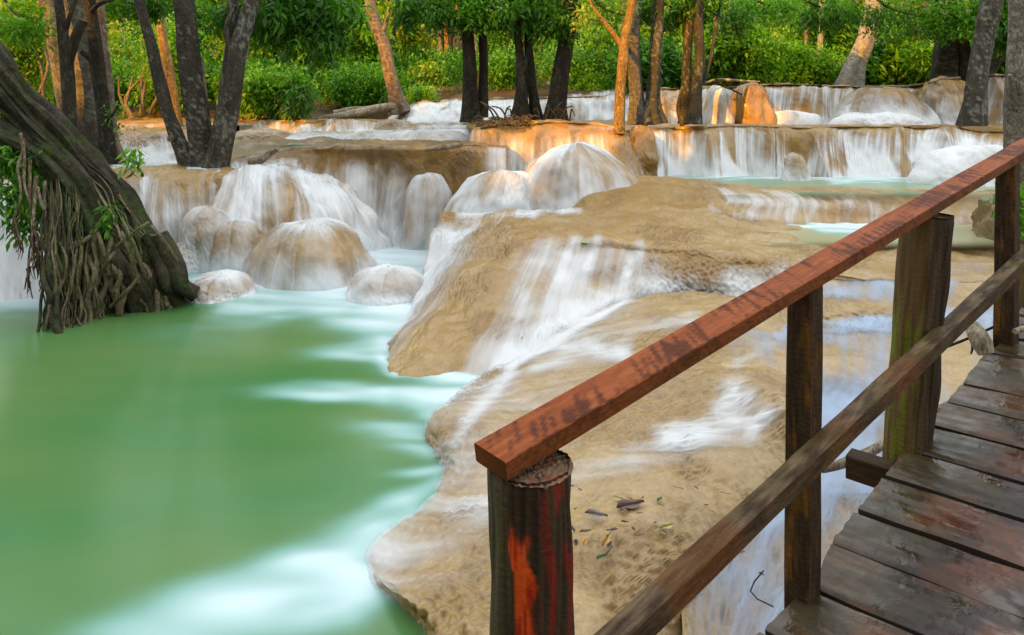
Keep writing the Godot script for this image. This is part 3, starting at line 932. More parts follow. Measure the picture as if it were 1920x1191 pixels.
func right_falls() -> void:
	ledge(net_points([
		[[1180, 233, 17.5], [1300, 233, 17.6], [1500, 233, 17.6], [1700, 233, 17.6], [1900, 233, 17.2], [2080, 233, 16.5]],
		[[1180, 246, 13.8, 0.00], [1215, 246, 14.0, 0.07], [1300, 241, 14.3, 0.04], [1420, 240, 14.3, 0.04], [1500, 242, 14.4, 0.00], [1600, 241, 14.3, 0.04], [1700, 240, 14.3, 0.07], [1800, 241, 14.2, 0.07], [1880, 246, 13.9, 0.14], [2080, 252, 13.4]],
		[[1180, 262, 13.5, 0.00], [1215, 260, 13.75, 0.47], [1300, 253, 14.05, 0.32], [1420, 253, 14.05, 0.32], [1500, 257, 14.15, 0.02], [1590, 255, 14.05, 0.32], [1700, 252, 14.05, 0.43], [1800, 254, 13.9, 0.36], [1880, 262, 13.6, 0.22], [2080, 268, 13.1]],
		[[1185, 295, 13.3, 0.07], [1220, 292, 13.55, 0.61], [1300, 288, 13.85, 0.54], [1420, 288, 13.85, 0.52], [1500, 295, 14.0, 0.09], [1590, 290, 13.85, 0.54], [1700, 286, 13.8, 0.81], [1800, 286, 13.65, 0.85], [1880, 290, 13.3, 0.85], [2080, 300, 12.8, 0.58]],
		[[1185, 333, 13.2, 0.14], [1220, 333, 13.4, 0.90], [1300, 333, 13.7, 0.85], [1420, 333, 13.7, 0.85], [1500, 333, 13.8, 0.50], [1590, 333, 13.6, 0.90], [1700, 334, 13.5, 0.90], [1800, 336, 13.2, 0.90], [1880, 340, 12.7, 0.90], [2080, 350, 12.2, 0.90]],
		[[1185, 350, 13.1], [1220, 350, 13.3], [1300, 350, 13.6], [1420, 350, 13.6], [1500, 350, 13.7], [1590, 350, 13.5], [1700, 350, 13.4], [1800, 356, 13.1], [1880, 360, 12.6], [2080, 380, 12.1]],
	]), {"rock": "long ochre ledge across the right half", "water": "wide white waterfall along the long right-hand ledge", "tone": [OCHRE, TAN, PINK], "nu": 320, "wnu": 1100, "streak": 8.0, "stretch": 0.4, "sharp": 0.95, "rough": 0.9, "lobes": 0.32, "uneven": 1.5})
	dome(1490, 332, 13.25, 24, 288, {"rock": "pale pointed boulder at the foot of the wide right fall", "tone": [PINK, TAN, PINK], "water": "faint water film on the pale pointed boulder", "wcategory": "water film", "cov": [0.2, 0.2, 0.3, 0.3, 0.4, 0.50]})
	dome(1830, 344, 12.8, 120, 274, {"rock": "rounded rock buried in white water at the right end of the wide fall", "water": "thick billow of white water near the right-hand handrail", "cov": [0.95, 0.95, 0.95, 0.95, 1.0, 0.90], "tone": [PINK, PINK, TAN], "rz": 0.7, "sharp": 0.12, "thin": [0.95, 0.95, 0.95, 1.0]})
	ledge(net_points([
		[[1220, 168, 24], [1400, 168, 24], [1600, 168, 24], [1800, 162, 24], [2080, 158, 24]],
		[[1225, 168, 18.6], [1320, 166, 18.4, 0.14], [1400, 164, 18.3, 0.00], [1460, 160, 18.2, 0.00], [1530, 162, 18.1, 0.07], [1600, 164, 18.0, 0.14], [1700, 163, 18.0, 0.14], [1800, 152, 17.8, 0.00], [1860, 144, 17.8, 0.07], [2080, 140, 17.6, 0.07]],
		[[1225, 178, 18.3], [1320, 176, 18.0, 0.43], [1400, 172, 17.9, 0.07], [1460, 168, 17.8, 0.36], [1530, 170, 17.7, 0.36], [1600, 172, 17.6, 0.22], [1700, 172, 17.6, 0.25], [1800, 162, 17.4, 0.00], [1860, 154, 17.5, 0.29], [2080, 150, 17.2, 0.29]],
		[[1225, 200, 18.1, 0.14], [1320, 200, 17.7, 0.50], [1400, 196, 17.6, 0.14], [1460, 196, 17.5, 0.54], [1530, 200, 17.4, 0.58], [1600, 200, 17.3, 0.36], [1700, 200, 17.3, 0.29], [1800, 196, 17.1, 0.07], [1860, 190, 17.3, 0.43], [2080, 190, 16.9, 0.43]],
		[[1225, 235, 17.9, 0.22], [1320, 235, 17.4, 0.58], [1400, 235, 17.3, 0.22], [1460, 235, 17.2, 0.90], [1530, 236, 17.0, 0.90], [1600, 236, 16.9, 0.90], [1700, 236, 16.9, 0.58], [1800, 236, 16.8, 0.22], [1860, 236, 17.0, 0.58], [2080, 236, 16.6, 0.58]],
	]), {"rock": "topmost ledge on the right below the forest", "water": "topmost row of falls on the right below the forest", "tone": [TAN, OCHRE, PINK], "nu": 280, "wnu": 900, "streak": 6.0, "sharp": 0.9, "rough": 0.9, "lobes": 0.4, "uneven": 1.4})
	dome(1350, 236, 16.9, 32, 160, {"rock": "rounded rock left of the amber mound", "water": "milky sheet over the rounded rock left of the amber mound", "cov": [0.5, 0.8, 0.7, 0.6, 0.6, 0.36], "tone": [TAN, PINK, OCHRE], "rz": 0.6})
	dome(1408, 236, 16.6, 40, 152, {"rock": "amber-lit rock mound under the twigs", "tone": [OCHRE, TAN, OCHRE], "rz": 0.5, "rough": 1.4})
	dome(1655, 238, 16.2, 92, 164, {"rock": "broad brown mound in the topmost falls", "water": "white water splitting over the broad brown mound", "cov": [0.25, 0.2, 0.15, 0.45, 0.85, 0.90], "tone": [BROWN, OCHRE, PINK], "rz": 0.9})
	dome(1768, 238, 16.3, 52, 146, {"rock": "tall craggy rock below the dark twin trunk", "water": "thin stream down the side of the tall craggy rock", "cov": [0.0, 0.0, 0.1, 0.25, 0.4, 0.50], "tone": [OCHRE, TAN, BROWN], "rz": 0.8, "rough": 2.4})
	dome(1480, 237, 16.7, 60, 208, {"rock": "low foam-covered rock beside the amber mound", "water": "bright foam beside the amber mound", "wcategory": "water film", "cov": [1.0, 1.0, 1.0, 1.0, 1.0, 0.90], "tone": [PINK, PINK, TAN], "rz": 0.5})
	dome(1650, 238, 15.6, 90, 212, {"rock": "foam-covered rock at the foot of the broad brown mound", "water": "bright foam at the foot of the broad brown mound", "wcategory": "water film", "cov": [1.0, 1.0, 0.95, 0.9, 1.0, 0.90], "tone": [PINK, PINK, TAN], "rz": 0.5})
	# the lobed terrace in front of the green pool
	ledge(net_points([
		[[1078, 380, 12.3], [1130, 342, 12.4], [1200, 337, 12.6], [1300, 341, 12.6], [1400, 350, 12.4], [1550, 354, 12.2], [1700, 358, 12.0], [2050, 364, 11.7]],
		[[1075, 388, 11.4], [1112, 350, 11.6], [1190, 338, 11.7], [1300, 346, 11.6], [1400, 357, 11.4], [1550, 361, 11.3], [1700, 368, 11.1], [2050, 376, 10.9]],
		[[1072, 394, 10.9], [1102, 368, 11.0], [1190, 358, 11.0], [1300, 366, 10.85], [1385, 375, 10.7, 0.55], [1500, 377, 10.7, 0.5], [1600, 384, 10.6, 0.4], [1720, 402, 10.4, 0.3], [2050, 420, 10.1]],
		[[1070, 398, 10.6], [1098, 386, 10.6], [1188, 378, 10.6], [1300, 382, 10.55], [1380, 392, 10.45, 0.35], [1500, 398, 10.5, 0.25], [1600, 408, 10.4, 0.25], [1720, 424, 10.2, 0.2], [2050, 440, 9.9]],
		[[1068, 404, 10.2], [1098, 398, 10.2], [1188, 394, 10.2], [1300, 394, 10.25], [1375, 408, 10.25, 0.3], [1500, 416, 10.3, 0.3], [1600, 428, 10.2, 0.3], [1720, 446, 10.0, 0.2], [2050, 466, 9.7]],
		[[1068, 412, 10.1], [1098, 410, 10.1], [1188, 410, 10.1], [1300, 414, 10.1], [1375, 424, 10.2], [1500, 434, 10.2], [1600, 444, 10.1], [1720, 462, 9.9], [2050, 486, 9.6]],
	]), {"rock": "low lobed terrace of sand-coloured rock before the green pool", "water": "ripples spilling over the low lobed terrace", "wcategory": "water film", "tone": [TAN, OCHRE, TAN], "nu": 260, "wnu": 600, "rough": 0.8, "most": 0.75, "lobes": 0.15})


func foreground_rock() -> void:
	ledge(net_points([
		[[832, 397, 10.7], [900, 396, 10.6], [960, 396, 10.5], [1010, 394, 10.5], [1070, 392, 10.4], [1130, 392, 10.4], [1210, 394, 10.3], [1300, 400, 10.2], [1420, 416, 10.3], [1540, 424, 10.3], [1660, 432, 10.2], [1900, 440, 10.0]],
		[[826, 404, 10.35], [895, 409, 10.0], [952, 412, 9.7], [1000, 414, 9.45], [1055, 420, 9.35], [1125, 421, 9.3], [1205, 425, 9.3], [1300, 432, 9.2], [1420, 448, 9.0], [1530, 460, 8.9], [1640, 472, 8.7], [1900, 480, 8.7]],
		[[823, 413, 10.0, 0.3], [888, 425, 9.5, 0.2], [936, 434, 8.95, 0.05], [980, 446, 8.5, 0.0], [1038, 446, 8.5, 0.1], [1120, 447, 8.5, 0.1], [1200, 454, 8.4, 0.0], [1300, 462, 8.3, 0.0], [1420, 480, 8.05, 0.0], [1520, 498, 7.8, 0.05], [1630, 516, 7.5, 0.1], [1900, 516, 7.7, 0.1]],
		[[808, 446, 9.75, 1.0], [855, 452, 9.3, 0.85], [888, 476, 8.5, 0.12], [938, 494, 8.0, 0.02], [1022, 484, 8.15, 0.5], [1112, 474, 8.32, 0.55], [1192, 476, 8.27, 0.25], [1296, 486, 8.12, 0.0], [1416, 502, 7.87, 0.05], [1520, 518, 7.62, 0.35], [1625, 530, 7.4, 0.3], [1900, 535, 7.5, 0.3]],
		[[796, 500, 9.3, 1.0], [815, 508, 8.95, 0.9], [828, 552, 7.7, 0.18], [885, 595, 7.05, 0.02], [988, 565, 7.45, 0.38], [1092, 535, 7.82, 0.45], [1186, 517, 8.02, 0.3], [1292, 522, 7.92, 0.35], [1415, 534, 7.72, 0.5], [1520, 545, 7.55, 0.6], [1625, 548, 7.3, 0.5], [1900, 555, 7.3, 0.4]],
		[[786, 556, 8.8, 1.0], [768, 585, 8.2, 1.0], [722, 680, 6.52, 0.35], [800, 708, 6.15, 0.05], [946, 688, 6.28, 0.7], [1081, 602, 7.06, 0.85], [1180, 556, 7.7, 0.9], [1300, 550, 7.88, 0.9], [1420, 562, 7.6, 0.85], [1530, 575, 7.45, 0.7], [1640, 575, 7.2, 0.5], [1900, 580, 7.1, 0.5]],
		[[780, 620, 8.7], [758, 650, 8.1], [722, 740, 6.5], [800, 760, 6.1], [950, 745, 6.2], [1085, 655, 7.0], [1185, 605, 7.65], [1300, 600, 7.8], [1420, 610, 7.5], [1530, 620, 7.4], [1640, 620, 7.1], [1900, 630, 7.0]],
	]), {"rock": "great smooth sand-coloured lobe of rock in the middle", "water": "glassy streams slipping over the great middle lobe", "tone": [TAN, OCHRE, PINK], "nu": 560, "per": 26, "wnu": 1000, "wper": 10, "streak": 3.6, "sharp": 0.5, "rough": 1.0, "most": 0.78, "crust": 1.2, "wet": [[860, 403, 1000, 402, 8, 0.45], [970, 398, 1085, 395, 7, 0.6], [860, 414, 950, 420, 9, 0.3], [1075, 450, 1050, 520, 12, 0.6], [1120, 450, 1100, 500, 9, 0.5], [1200, 455, 1160, 560, 10, 0.5], [1300, 520, 1290, 548, 16, 0.5], [1390, 530, 1380, 560, 26, 0.6], [960, 640, 980, 560, 16, 0.25], [930, 690, 1180, 553, 7, 0.9]]})
	ledge(net_points([
		[[1400, 590, 7.7], [1545, 650, 6.9], [1580, 770, 5.65], [1575, 870, 5.0], [1550, 970, 4.5], [1500, 1060, 4.1], [1445, 1170, 3.7], [1395, 1270, 3.4], [1350, 1400, 3.1], [1310, 1600, 2.75]],
		[[1340, 552, 7.7], [1480, 590, 6.9], [1505, 690, 5.6], [1495, 770, 4.95], [1465, 850, 4.45], [1415, 930, 4.05], [1360, 1030, 3.65], [1310, 1110, 3.35], [1270, 1230, 3.08], [1240, 1400, 2.7]],
		[[1200, 556, 7.62, 0.15], [1225, 618, 6.5, 0.05], [1240, 700, 5.4, 0.08], [1230, 770, 4.75, 0.05], [1215, 850, 4.18, 0.05], [1195, 930, 3.75, 0.0], [1165, 1020, 3.36, 0.0], [1125, 1110, 3.05, 0.0], [1085, 1220, 2.75, 0.0], [1040, 1380, 2.4]],
		[[1090, 598, 7.080, 0.33], [1055, 655, 6.291, 0.18], [1030, 728, 5.443, 0.12], [1005, 788, 4.909, 0.15], [990, 868, 4.325, 0.18], [962, 940, 3.937, 0.15], [925, 1030, 3.499, 0.12], [900, 1110, 3.188, 0.03], [895, 1210, 2.897, 0.00], [890, 1380, 2.508]],
		[[1005, 650, 6.760, 0.48], [935, 704, 5.944, 0.30], [885, 757, 5.308, 0.21], [862, 808, 4.873, 0.24], [885, 880, 4.362, 0.30], [852, 950, 3.956, 0.24], [772, 1030, 3.590, 0.24], [745, 1100, 3.300, 0.15], [832, 1190, 3.011, 0.03], [850, 1340, 2.606]],
		[[940, 690, 6.360, 0.54], [892, 712, 6.100, 0.48], [840, 762, 5.530, 0.36], [817, 810, 5.100, 0.33], [845, 884, 4.550, 0.36], [794, 944, 4.190, 0.36], [698, 1024, 3.770, 0.39], [688, 1098, 3.460, 0.30], [800, 1188, 3.150, 0.12], [830, 1330, 2.750]],
		[[900, 760, 6.4], [850, 790, 6.1], [800, 840, 5.5], [785, 890, 5.1], [820, 970, 4.55], [760, 1030, 4.2], [655, 1120, 3.75], [650, 1200, 3.44], [780, 1300, 3.12], [815, 1450, 2.7]],
	]), {"rock": "broad pale slab of rock under the red handrail", "water": "thin film of water sliding off the broad pale slab", "wcategory": "water film", "tone": [Color(0.335, 0.220, 0.098), TAN, PINK], "nu": 520, "per": 34, "wnu": 700, "wper": 20, "streak": 3.4, "stretch": 0.35, "sharp": 0.5, "rough": 0.75, "most": 0.78, "crust": 1.3, "bumps": [[1445, 742, 4.90, 0.22, 0.12], [1392, 700, 5.25, 0.20, 0.10], [1480, 785, 4.70, 0.18, 0.09], [830, 800, 5.1, 0.3, 0.05]], "wet": [[1378, 738, 1350, 770, 22, 0.97], [1405, 752, 1372, 792, 24, 0.97], [1440, 772, 1405, 812, 20, 0.95], [1370, 800, 1250, 822, 30, 0.75], [1290, 830, 1200, 850, 26, 0.35], [1170, 665, 1120, 655, 15, 0.8], [1120, 655, 1010, 660, 16, 0.45], [960, 700, 870, 790, 14, 0.55], [930, 730, 850, 830, 10, 0.4], [1180, 640, 1000, 690, 10, 0.35], [1300, 600, 1060, 650, 14, 0.3], [1180, 860, 860, 960, 24, 0.28], [1000, 930, 720, 1060, 22, 0.3], [1120, 760, 930, 850, 16, 0.25], [1460, 640, 1380, 680, 12, 0.4], [950, 690, 1180, 556, 9, 0.9]]})
	# the stepped channel beside and under the bridge
	ledge(net_points([
		[[1500, 500, 8.3], [1560, 495, 8.3], [1720, 488, 8.5], [2000, 460, 9.2], [2300, 450, 9.6]],
		[[1500, 530, 7.55], [1560, 520, 7.5, 0.05], [1720, 505, 7.9, 0.10], [2000, 480, 8.5, 0.10], [2300, 470, 9.0]],
		[[1480, 566, 7.3], [1560, 552, 7.2, 0.71], [1720, 545, 7.2, 0.30], [2000, 520, 7.7, 0.20], [2300, 510, 8]],
		[[1440, 590, 7.0], [1560, 582, 6.85, 0.12], [1720, 578, 6.85, 0.10], [2000, 560, 7.0, 0.10], [2300, 560, 7.2]],
		[[1330, 600, 6.8, 0.15], [1560, 604, 6.7, 0.81], [1720, 602, 6.65, 0.66], [2000, 600, 6.6, 0.30], [2300, 600, 6.8]],
		[[1350, 640, 6.1, 0.17], [1560, 640, 6.05, 0.66], [1720, 640, 6.05, 0.25], [2000, 640, 6.0, 0.25], [2300, 640, 6]],
		[[1370, 690, 5.55, 0.15], [1560, 692, 5.45, 0.20], [1720, 690, 5.45, 0.15], [2000, 690, 5.4, 0.25], [2300, 690, 5.4]],
		[[1360, 775, 5.1, 0.25], [1560, 765, 5.12, 0.90], [1720, 770, 5.0, 0.25], [2000, 780, 4.9, 0.25], [2300, 780, 4.9]],
		[[1310, 860, 4.55, 0.30], [1560, 850, 4.62, 0.85], [1720, 860, 4.5, 0.85], [2000, 880, 4.3, 0.25], [2300, 880, 4.3]],
		[[1260, 1000, 3.80, 0.25], [1500, 1000, 3.82, 0.76], [1720, 1000, 3.78, 0.85], [2000, 1000, 3.7, 0.30], [2300, 1000, 3.7]],
		[[1280, 1210, 3.02, 0.25], [1400, 1230, 3.0, 0.76], [1600, 1230, 2.95, 0.85], [1900, 1230, 2.9, 0.30], [2200, 1230, 2.9]],
		[[1200, 1600, 2.2, 0.20], [1400, 1600, 2.2, 0.30], [1600, 1600, 2.2, 0.30], [1900, 1600, 2.2, 0.20], [2200, 1600, 2.2]],
	]), {"rock": "stepped rock bed beside the bridge deck", "water": "bluish white stream stepping down beside the bridge deck", "wcategory": "stream", "wname": "stream", "tone": [TAN, PINK, TAN], "nu": 200, "per": 14, "wnu": 500, "wper": 14, "streak": 2.6, "rough": 0.8, "most": 0.8, "sharp": 1.0, "tint": Color(0.33, 0.41, 0.54)})  # sky reflection and deck shade are put into the blue tint
	dome(1895, 452, 9.4, 62, 366, {"rock": "dark mossy boulder behind the far railing post", "tone": [BROWN, Color(0.12, 0.10, 0.04), OCHRE], "rz": 0.7, "rough": 2.2})


# ---------------------------------------------------------------- the footbridge

func timber_color(style: String, q: Vector3, along: float, across: float, side: int) -> Color:
	var grain := n1.get_noise_2d(along * 2.2, across * 90.0 + side * 7.0)
	var fine := n1.get_noise_2d(along * 9.0 + 50.0, across * 240.0)
	if style == "rail":                                       # freshly sawn red wood with black saw marks
		var c := Color(0.176, 0.039, 0.010).lerp(Color(0.246, 0.066, 0.018), clampf(0.5 + 0.6 * grain, 0, 1))
		var patch := n1.get_noise_2d(along * 2.1 + 4.0, across * 6.0) + 0.25
		var saw := n1.get_noise_2d(along * 34.0 + across * 22.0, across * 5.0)
		c = c.lerp(Color(0.045, 0.010, 0.005), smoothstep(0.0, 0.4, saw * 0.8 + patch * 0.75 - 0.12) * 0.8)
		if side != 0: c = c.lerp(Color(0.070, 0.028, 0.008), 0.62 + 0.25 * grain)  # shade of the side faces is put into their colour
		return c * (1.0 + 0.25 * fine)
	if style == "plank":
		var c := Color(0.0307, 0.0148, 0.0100).lerp(Color(0.0942, 0.0313, 0.0149), clampf(0.5 + 0.9 * nz.get_noise_2d(q.x * 3.0, q.z * 3.0), 0, 1))
		c = c.lerp(Color(0.0134, 0.0102, 0.0108), smoothstep(-0.1, 0.25, nz.get_noise_2d(q.x * 2.6 + 9.0, q.z * 3.0)) * 0.85)
		c = c.lerp(Color(0.0502, 0.0396, 0.0149), (1.0 - smoothstep(0.05, 0.5, along + 0.22 * nz.get_noise_2d(q.x * 5.0, q.z * 5.0))) * 0.55)
		var pale_mottle := nz.get_noise_2d(q.x * 3.6 + 60.0, q.z * 3.6) + 0.35 * nz.get_noise_2d(q.x * 16.0, q.z * 16.0)
		c = c.lerp(Color(0.2265, 0.1778, 0.1426), smoothstep(0.16, 0.34, pale_mottle) * smoothstep(0.30, 0.7, along) * 0.6)  # paler mottled patches, away from the left ends
		return c * (1.0 + 0.35 * grain + 0.2 * fine)
	if style == "old":                                        # weathered, mottled
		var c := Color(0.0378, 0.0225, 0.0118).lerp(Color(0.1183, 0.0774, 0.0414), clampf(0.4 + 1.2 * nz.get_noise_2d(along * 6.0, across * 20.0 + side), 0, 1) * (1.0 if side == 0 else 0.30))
		c = c.lerp(Color(0.0622, 0.0470, 0.0096), smoothstep(0.05, 0.4, nz.get_noise_2d(along * 4.0 + 20.0, across * 9.0)) * 0.5)
		c = c.lerp(Color(0.1049, 0.0372, 0.0111), smoothstep(0.2, 0.5, n1.get_noise_2d(along * 1.6, 3.0)) * 0.6)
		return c * (1.0 + 0.4 * fine)
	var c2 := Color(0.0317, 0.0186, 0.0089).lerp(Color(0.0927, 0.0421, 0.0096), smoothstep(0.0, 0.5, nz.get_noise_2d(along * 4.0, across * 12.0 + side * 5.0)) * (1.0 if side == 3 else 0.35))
	return c2 * (1.0 + 0.4 * fine + 0.3 * grain)


# a sawn beam from a to b; its upper face looks towards up
func beam(mb: MB, a: Vector3, b: Vector3, up: Vector3, width: float, height: float, style: String, step := 0.012, wobble := 0.0) -> void:
	var w := (b - a).normalized()
	var side := w.cross(up).normalized()
	var top := side.cross(w).normalized()
	var length := a.distance_to(b)
	var ch := minf(width, height) * 0.06
	var x := width * 0.5
	var y := height * 0.5
	var ring := [Vector2(-x + ch, y), Vector2(x - ch, y), Vector2(x, y - ch), Vector2(x, -y + ch), Vector2(x - ch, -y), Vector2(-x + ch, -y), Vector2(-x, -y + ch), Vector2(-x, y - ch)]
	var nv := clampi(int(length / step), 2, 420)
	for f in 8:
		var p0: Vector2 = ring[f]
		var p1: Vector2 = ring[(f + 1) % 8]
		var nu := 12 if f % 2 == 0 else 2
		var pts := PackedVector3Array()
		var uv := PackedVector2Array()
		var col := PackedColorArray()
		for j in nv:
			var along := length * j / (nv - 1.0)
			for i in nu:
				var q := p1.lerp(p0, float(i) / (nu - 1))
				var wob := wobble * n1.get_noise_2d(along * 1.5 + a.x * 5.0, q.x * 3.0)
				var fine := 0.0
				if f % 2 == 0 and i > 0 and i < nu - 1: fine = wobble * 0.35 * n1.get_noise_2d(along * 14.0, i * 1.3 + f * 4.0)
				var p := a + w * along + side * (q.x * (1.0 + (wob + fine) / width)) + top * (q.y * (1.0 + (wob + fine) / height))
				pts.append(p)
				uv.append(Vector2(float(i) / nu, along))
				col.append(timber_color(style, p, along, q.x if f % 4 == 0 else q.y, f / 2))
		emit(mb, pts, nu, nv, false, uv, col)
	for e in 2:
		var o := mb.v.size()
		var c := a if e == 0 else b
		for q in ring:
			mb.v.append(c + side * q.x + top * q.y)
			mb.n.append(-w if e == 0 else w)
			mb.uv.append(q)
			mb.c.append(timber_color("post" if style != "rail" else "rail", c, 0.3, q.x, 1))
		for k in 6:
			if e == 1: mb.i.append_array(PackedInt32Array([o, o + k + 2, o + k + 1]))
			else: mb.i.append_array(PackedInt32Array([o, o + k + 1, o + k + 2]))


func spot(x: float, h: float, d: float) -> Vector3:
	return Vector3(x, EYE - h, -d)


func rail_at(k: float, drop := 0.0) -> Vector3:
	return spot(-0.047 + 2.51 * k, 0.7465 - 0.468 * k + drop, 1.5 + 2.04 * k)


# an old round post: colours by turn (0 faces the viewer) and height
func log_post(mb: MB, low: Vector3, high: Vector3, r0: float, r1: float, style: String) -> void:
	var nu := 90
	var nv := 110
	var w := (high - low).normalized()
	var side := Vector3.RIGHT
	side = (side - w * side.dot(w)).normalized()
	var other := side.cross(w)
	var pts := PackedVector3Array()
	var uv := PackedVector2Array()
	var col := PackedColorArray()
	var length := low.distance_to(high)
	for j in nv:
		var t := j / (nv - 1.0)
		for i in nu:
			var th := TAU * (i % (nu - 1)) / (nu - 1.0)
			var grooves := n1.get_noise_3d(cos(th) * 5.0, t * length * 1.6 + low.x, sin(th) * 5.0)
			var fib := n1.get_noise_3d(cos(th) * 16.0, t * length * 3.0, sin(th) * 16.0)
			var r := lerpf(r0, r1, t) * (1.0 + 0.085 * n1.get_noise_3d(cos(th) * 1.2 + low.x, t * length * 3.4, sin(th) * 1.2) + 0.045 * grooves + 0.02 * fib)
			if t > 0.985: r *= 0.97
			pts.append(low + w * length * t + (side * cos(th) + other * sin(th)) * r)
			uv.append(Vector2(th, t))
			var c := Color(0.0180, 0.0126, 0.0090).lerp(Color(0.0390, 0.0276, 0.0156), clampf(0.5 + fib, 0, 1))
			var turn := wrapf(0.5 * PI - th, -PI, PI)        # 0 faces the viewer, negative to the left
			var down := (1.0 - t) * length
			if style == "red":
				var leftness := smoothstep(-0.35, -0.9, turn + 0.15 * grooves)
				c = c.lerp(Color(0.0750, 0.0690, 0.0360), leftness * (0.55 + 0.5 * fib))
				c = c.lerp(Color(0.0720, 0.0960, 0.0120), smoothstep(-1.15, -1.4, turn) * smoothstep(0.3, 0.5, down) * 0.8)
				var centre := -0.42 + 0.30 * n1.get_noise_2d(down * 3.4, 1.0) + 0.10 * n1.get_noise_2d(down * 11.0, 5.0) + down * 0.16
				var half := 0.27 + 0.14 * n1.get_noise_2d(down * 5.0, 9.0) - 0.15 * smoothstep(0.14, 0.04, absf(down - 0.33))
				var edge := absf(turn - centre) + 0.05 * fib
				var inside := smoothstep(half, half - 0.05, edge) * smoothstep(0.10, 0.14, down + 0.03 * grooves) * smoothstep(0.68, 0.60, down + 0.05 * fib)
				c = c.lerp(Color(0.26, 0.020, 0.006).lerp(Color(0.50, 0.072, 0.014), clampf(0.5 + 1.2 * n1.get_noise_2d(turn * 26.0, down * 8.0), 0, 1)), inside)
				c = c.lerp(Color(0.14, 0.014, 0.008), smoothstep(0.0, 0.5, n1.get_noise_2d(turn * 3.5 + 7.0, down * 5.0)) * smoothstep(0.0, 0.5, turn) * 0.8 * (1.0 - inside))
			else:
				var spots := 0.5 + 0.5 * n1.get_noise_2d(turn * 7.0, down * 16.0)
				var moss := smoothstep(-0.20, -0.65, turn + 0.25 * grooves) * smoothstep(0.38, 0.72, 0.55 * n1.get_noise_2d(turn * 2.0, down * 2.6) + 0.38 + 0.35 * spots) * smoothstep(0.28, 0.5, down)
				c = Color(0.030, 0.020, 0.011).lerp(Color(0.075, 0.050, 0.026), clampf(0.45 + 1.1 * fib, 0, 1))
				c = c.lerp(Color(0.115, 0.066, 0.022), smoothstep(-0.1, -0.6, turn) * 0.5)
				c = c.lerp(Color(0.110, 0.125, 0.010), moss * (0.65 + 0.5 * fib))
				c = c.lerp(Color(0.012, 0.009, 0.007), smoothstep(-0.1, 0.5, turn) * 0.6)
			col.append(c)
	emit(mb, pts, nu, nv, true, uv, col)


func disc(mb: MB, c: Vector3, r: float, up: Vector3) -> void:     # the sawn top of a post: rings, cracks and a rotten hole
	var side := up.cross(Vector3.FORWARD).normalized()
	var other := side.cross(up)
	var nu := 91
	var nv := 26
	var pts := PackedVector3Array()
	var uv := PackedVector2Array()
	var col := PackedColorArray()
	var hole := Vector2(0.26, 0.10)
	for j in nv:
		var t := j / (nv - 1.0)
		for i in nu:
			var th := -TAU * (i % (nu - 1)) / (nu - 1.0)
			var q := Vector2(cos(th), sin(th)) * t
			var crack := absf(sin(th * 2.0 + 0.6 + n1.get_noise_2d(t * 3.0, floor(th * 1.5)) * 0.5))
			var deep := smoothstep(0.10, 0.0, crack) * smoothstep(0.12, 0.4, t)
			var inhole := smoothstep(0.17, 0.10, Vector2((q.x - hole.x) * 0.7, (q.y - hole.y) * 1.1).length())
			var k := maxf(deep, inhole)
			var p := c + (side * q.x + other * q.y) * r - up * (0.012 * deep + 0.05 * inhole + 0.004 * n1.get_noise_2d(q.x * 9.0, q.y * 9.0))
			pts.append(p)
			uv.append(q)
			var g := 0.5 + 0.5 * sin(t * 60.0 + n1.get_noise_2d(q.x * 3.0, q.y * 3.0) * 4.0)
			var a := Color(0.105, 0.064, 0.040).lerp(Color(0.19, 0.118, 0.074), g).lerp(Color(0.16, 0.05, 0.025), clampf(n1.get_noise_2d(q.x * 2.0, q.y * 2.0 + 4.0) * 1.2, 0, 1))
			col.append(a.lerp(Color(0.02, 0.014, 0.01), k))
	emit(mb, pts, nu, nv, true, uv, col)


